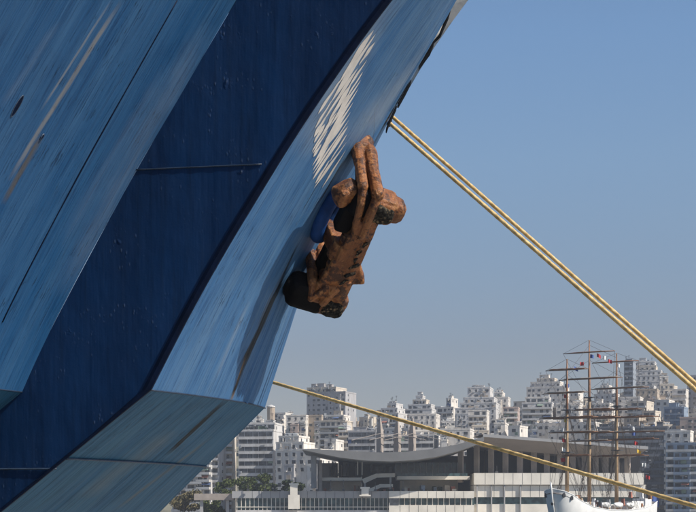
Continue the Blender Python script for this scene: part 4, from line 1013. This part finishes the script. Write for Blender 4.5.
for (s, pt, yards) in masts:
    d = SH(s, 0, 0).y; z = lambda py: ZC + (HY - py) / F * d; zt = z(pt); zd = 5
    mo = MB(); mo.tube([SH(s, 0, zd), SH(s, 0, lerp(zd, zt, .38)), SH(s, 0, lerp(zd, zt, .40)), SH(s, 0, lerp(zd, zt, .72)), SH(s, 0, zt)], [.55, .5, .42, .34, .14], 10); mast = mo.build('mast', M['mast_tan'], ts, True); mo = MB(); mo.tube([SH(s, 0, lerp(zd, zt, .55)), SH(s, 0, lerp(zd, zt, .72)), SH(s, 0, lerp(zd, zt, .995))], [.36, .36, .16], 10); mo.build('topmast', M['spar'], mast, True)
    b = MB()
    for f in (.38, .66):
        zz = lerp(zd, zt, f); b.prism([SH(s - .8, -1.3, zz), SH(s - .8, 1.3, zz), SH(s + .8, 1.6, zz), SH(s + .8, -1.6, zz)], [SH(s - .8, -1.3, zz + .2), SH(s - .8, 1.3, zz + .2), SH(s + .8, 1.6, zz + .2), SH(s + .8, -1.6, zz + .2)])
    b.build('crosstree', M['metal_dark'], mast)
    for (py, xl, xr) in yards:
        mx = 348 + SH(s, 0, 0).x / d * F; ql = (xl - mx) / F * d / .835; qr = (xr - mx) / F * d / .835; zz = z(py)
        b = MB(); b.tube([SH(s - .5, ql, zz), SH(s - .5, lerp(ql, qr, .3), zz + .05), SH(s - .5, lerp(ql, qr, .7), zz + .05), SH(s - .5, qr, zz)], [.11, .22, .22, .11], 8); yo = b.build('yard', M['spar'], mast, True)
        if py > 365:
            b = MB(); n_ = 14; b.tube([SH(s - .55, lerp(ql, qr, .08 + .84 * i / n_), zz + .26) for i in range(n_ + 1)], [.06 + .10 * abs(math.sin(i * 2.2)) for i in range(n_ + 1)], 7); b.build('furled_sail', M['w_tan'] if py % 2 else M['spar'], yo, True)
        for e_ in (ql, qr):
            b = MB(); b.tube([SH(s - .5, e_, zz), SH(s + 9, e_ * .3, max(6.5, zz - 16))], .04, 4, False); b.build('brace_line', M['rigging'], yo)
        b = MB(); top_ = SH(s, 0, min(zt, zz + 5)); b.tube([SH(s - .5, ql, zz), top_], .035, 4, False); b.tube([SH(s - .5, qr, zz), top_], .035, 4, False); b.build('lift_line', M['rigging'], yo)
    for sgn in (-1, 1):
        b = MB()
        for j in range(1, 12):
            f = j / 13; b.tube([SH(lerp(s + .4, s, f), sgn * lerp(4.3, 0, f), lerp(5.2, lerp(zd, zt, .38), f)), SH(lerp(s + 2.2, s, f), sgn * lerp(4.3, 0, f), lerp(5.2, lerp(zd, zt, .38), f))], .04, 4, False)
        o = b.build('ratline', M['rigging'], ts); o['kind'] = 'stuff'
        for k in range(6):
            b = MB(); b.tube([SH(s + .4 + k * .9, sgn * 4.3, 5.2), SH(s, 0, lerp(zd, zt, .38 if k < 3 else .70))], .06, 4, False); b.build('shroud', M['rigging'], ts)
def zmast(i, f): s, pt, _ = masts[i]; d = SH(s, 0, 0).y; zt = ZC + (HY - pt) / F * d; return SH(s, 0, lerp(5, zt, f))
stays = [(SH(-9, 0, 12), zmast(0, .98)), (SH(-8, 0, 10.5), zmast(0, .7)), (zmast(0, .4), zmast(1, .66)), (zmast(0, .9), zmast(1, .97)), (zmast(1, .97), zmast(2, .97)), (zmast(1, .4), zmast(2, .66)), (zmast(2, .97), SH(53, 0, 8)), (zmast(2, .66), SH(50, 0, 8)), (SH(6, 0, 5), zmast(1, .66)), (SH(22, 0, 5), zmast(2, .66))]
for a, c in stays:
    b = MB(); b.tube([a, c], .045, 4, False); b.build('stay', M['rigging'], ts)
def flag(px, py, d, m, label, w_=1.5, h_=1.1, k=0):
    p = P(px, py, d); b = MB(); rows = []
    for j in (0, 1):
        rows.append([p + Vector((w_ * i / 5, .22 * math.sin(i * 1.3 + k), -h_ * j - .06 * i * (k % 3))) for i in range(6)])
    rows2 = [[q_ + Vector((0, .03, 0)) for q_ in r_] for r_ in rows]
    b.grid(rows); b.grid(rows2)
    o = b.build('signal_flag', m, None); tag(o, label, 'flag', 'signal flags dressing the sailing ship')
FL = [(565, 384, 'flag_blue', 'blue signal flag high on the foremast'), (564, 394, 'red', 'red signal flag at the second yard of the foremast'), (564, 418, 'yellow', 'yellow signal flag halfway up the foremast'),
      (562, 428, 'flag_white', 'white signal flag below the yellow one at the foremast'), (562, 438, 'red', 'red signal flag low beside the foremast'), (562, 447, 'flag_white', 'white pennant flag lowest but one on the foremast line'), (561, 458, 'red', 'red signal flag lowest on the foremast line'),
      (590, 354, 'flag_blue', 'blue signal flag under the mainmast top yard'), (597, 353, 'red', 'red signal flag just right of the mainmast top'), (603, 356, 'flag_white', 'white signal flag on the line between mainmast and mizzen tops'), (608, 359, 'red', 'red signal flag nearest the mizzen on the top line'),
      (574, 366, 'flag_blue', 'blue signal flag on the line left of the mainmast top'), (580, 362, 'red', 'red signal flag on the line left of the mainmast top'), (616, 363, 'flag_white', 'white signal flag at the mizzen top yard'),
      (631, 425, 'flag_white', 'white signal flag highest on the stern line'), (632, 432, 'flag_blue', 'blue signal flag second on the stern line'), (634, 441, 'red', 'crimson signal flag halfway down the stern line'), (637, 449, 'yellow', 'yellow signal flag below the crimson one on the stern line'), (642, 463, 'flag_white', 'white signal flag low on the stern line'), (646, 475, 'red', 'red signal flag lowest on the stern line')]
for i, (x, y, m_, lab) in enumerate(FL): flag(x, y, 425 if x < 570 else 436 if x < 612 else 452, M[m_], lab, 1.05, 0.95, i)
flag(651, 496, 470, M['flag_blue'], 'large dark blue ensign hanging at the stern', 2.2, 3.2, 3)

# ------------------------------------------------------------------ HAZE
b = MB(); b.box(-1400, 1400, -800, 2400, -6, 122)
hz = b.build('haze', None); tag(hz, None, None, kind='stuff')
hm = bpy.data.materials.new('haze'); hm.use_nodes = True; nt = hm.node_tree; nt.nodes.remove(nt.nodes['Principled BSDF'])
vol = nt.nodes.new('ShaderNodeVolumePrincipled'); vol.inputs['Density'].default_value = 0.00015; vol.inputs['Color'].default_value = (0.86, 0.90, 0.97, 1); vol.inputs['Anisotropy'].default_value = 0.2
nt.links.new(vol.outputs[0], nt.nodes['Material Output'].inputs['Volume'])
hz.data.materials.append(hm)
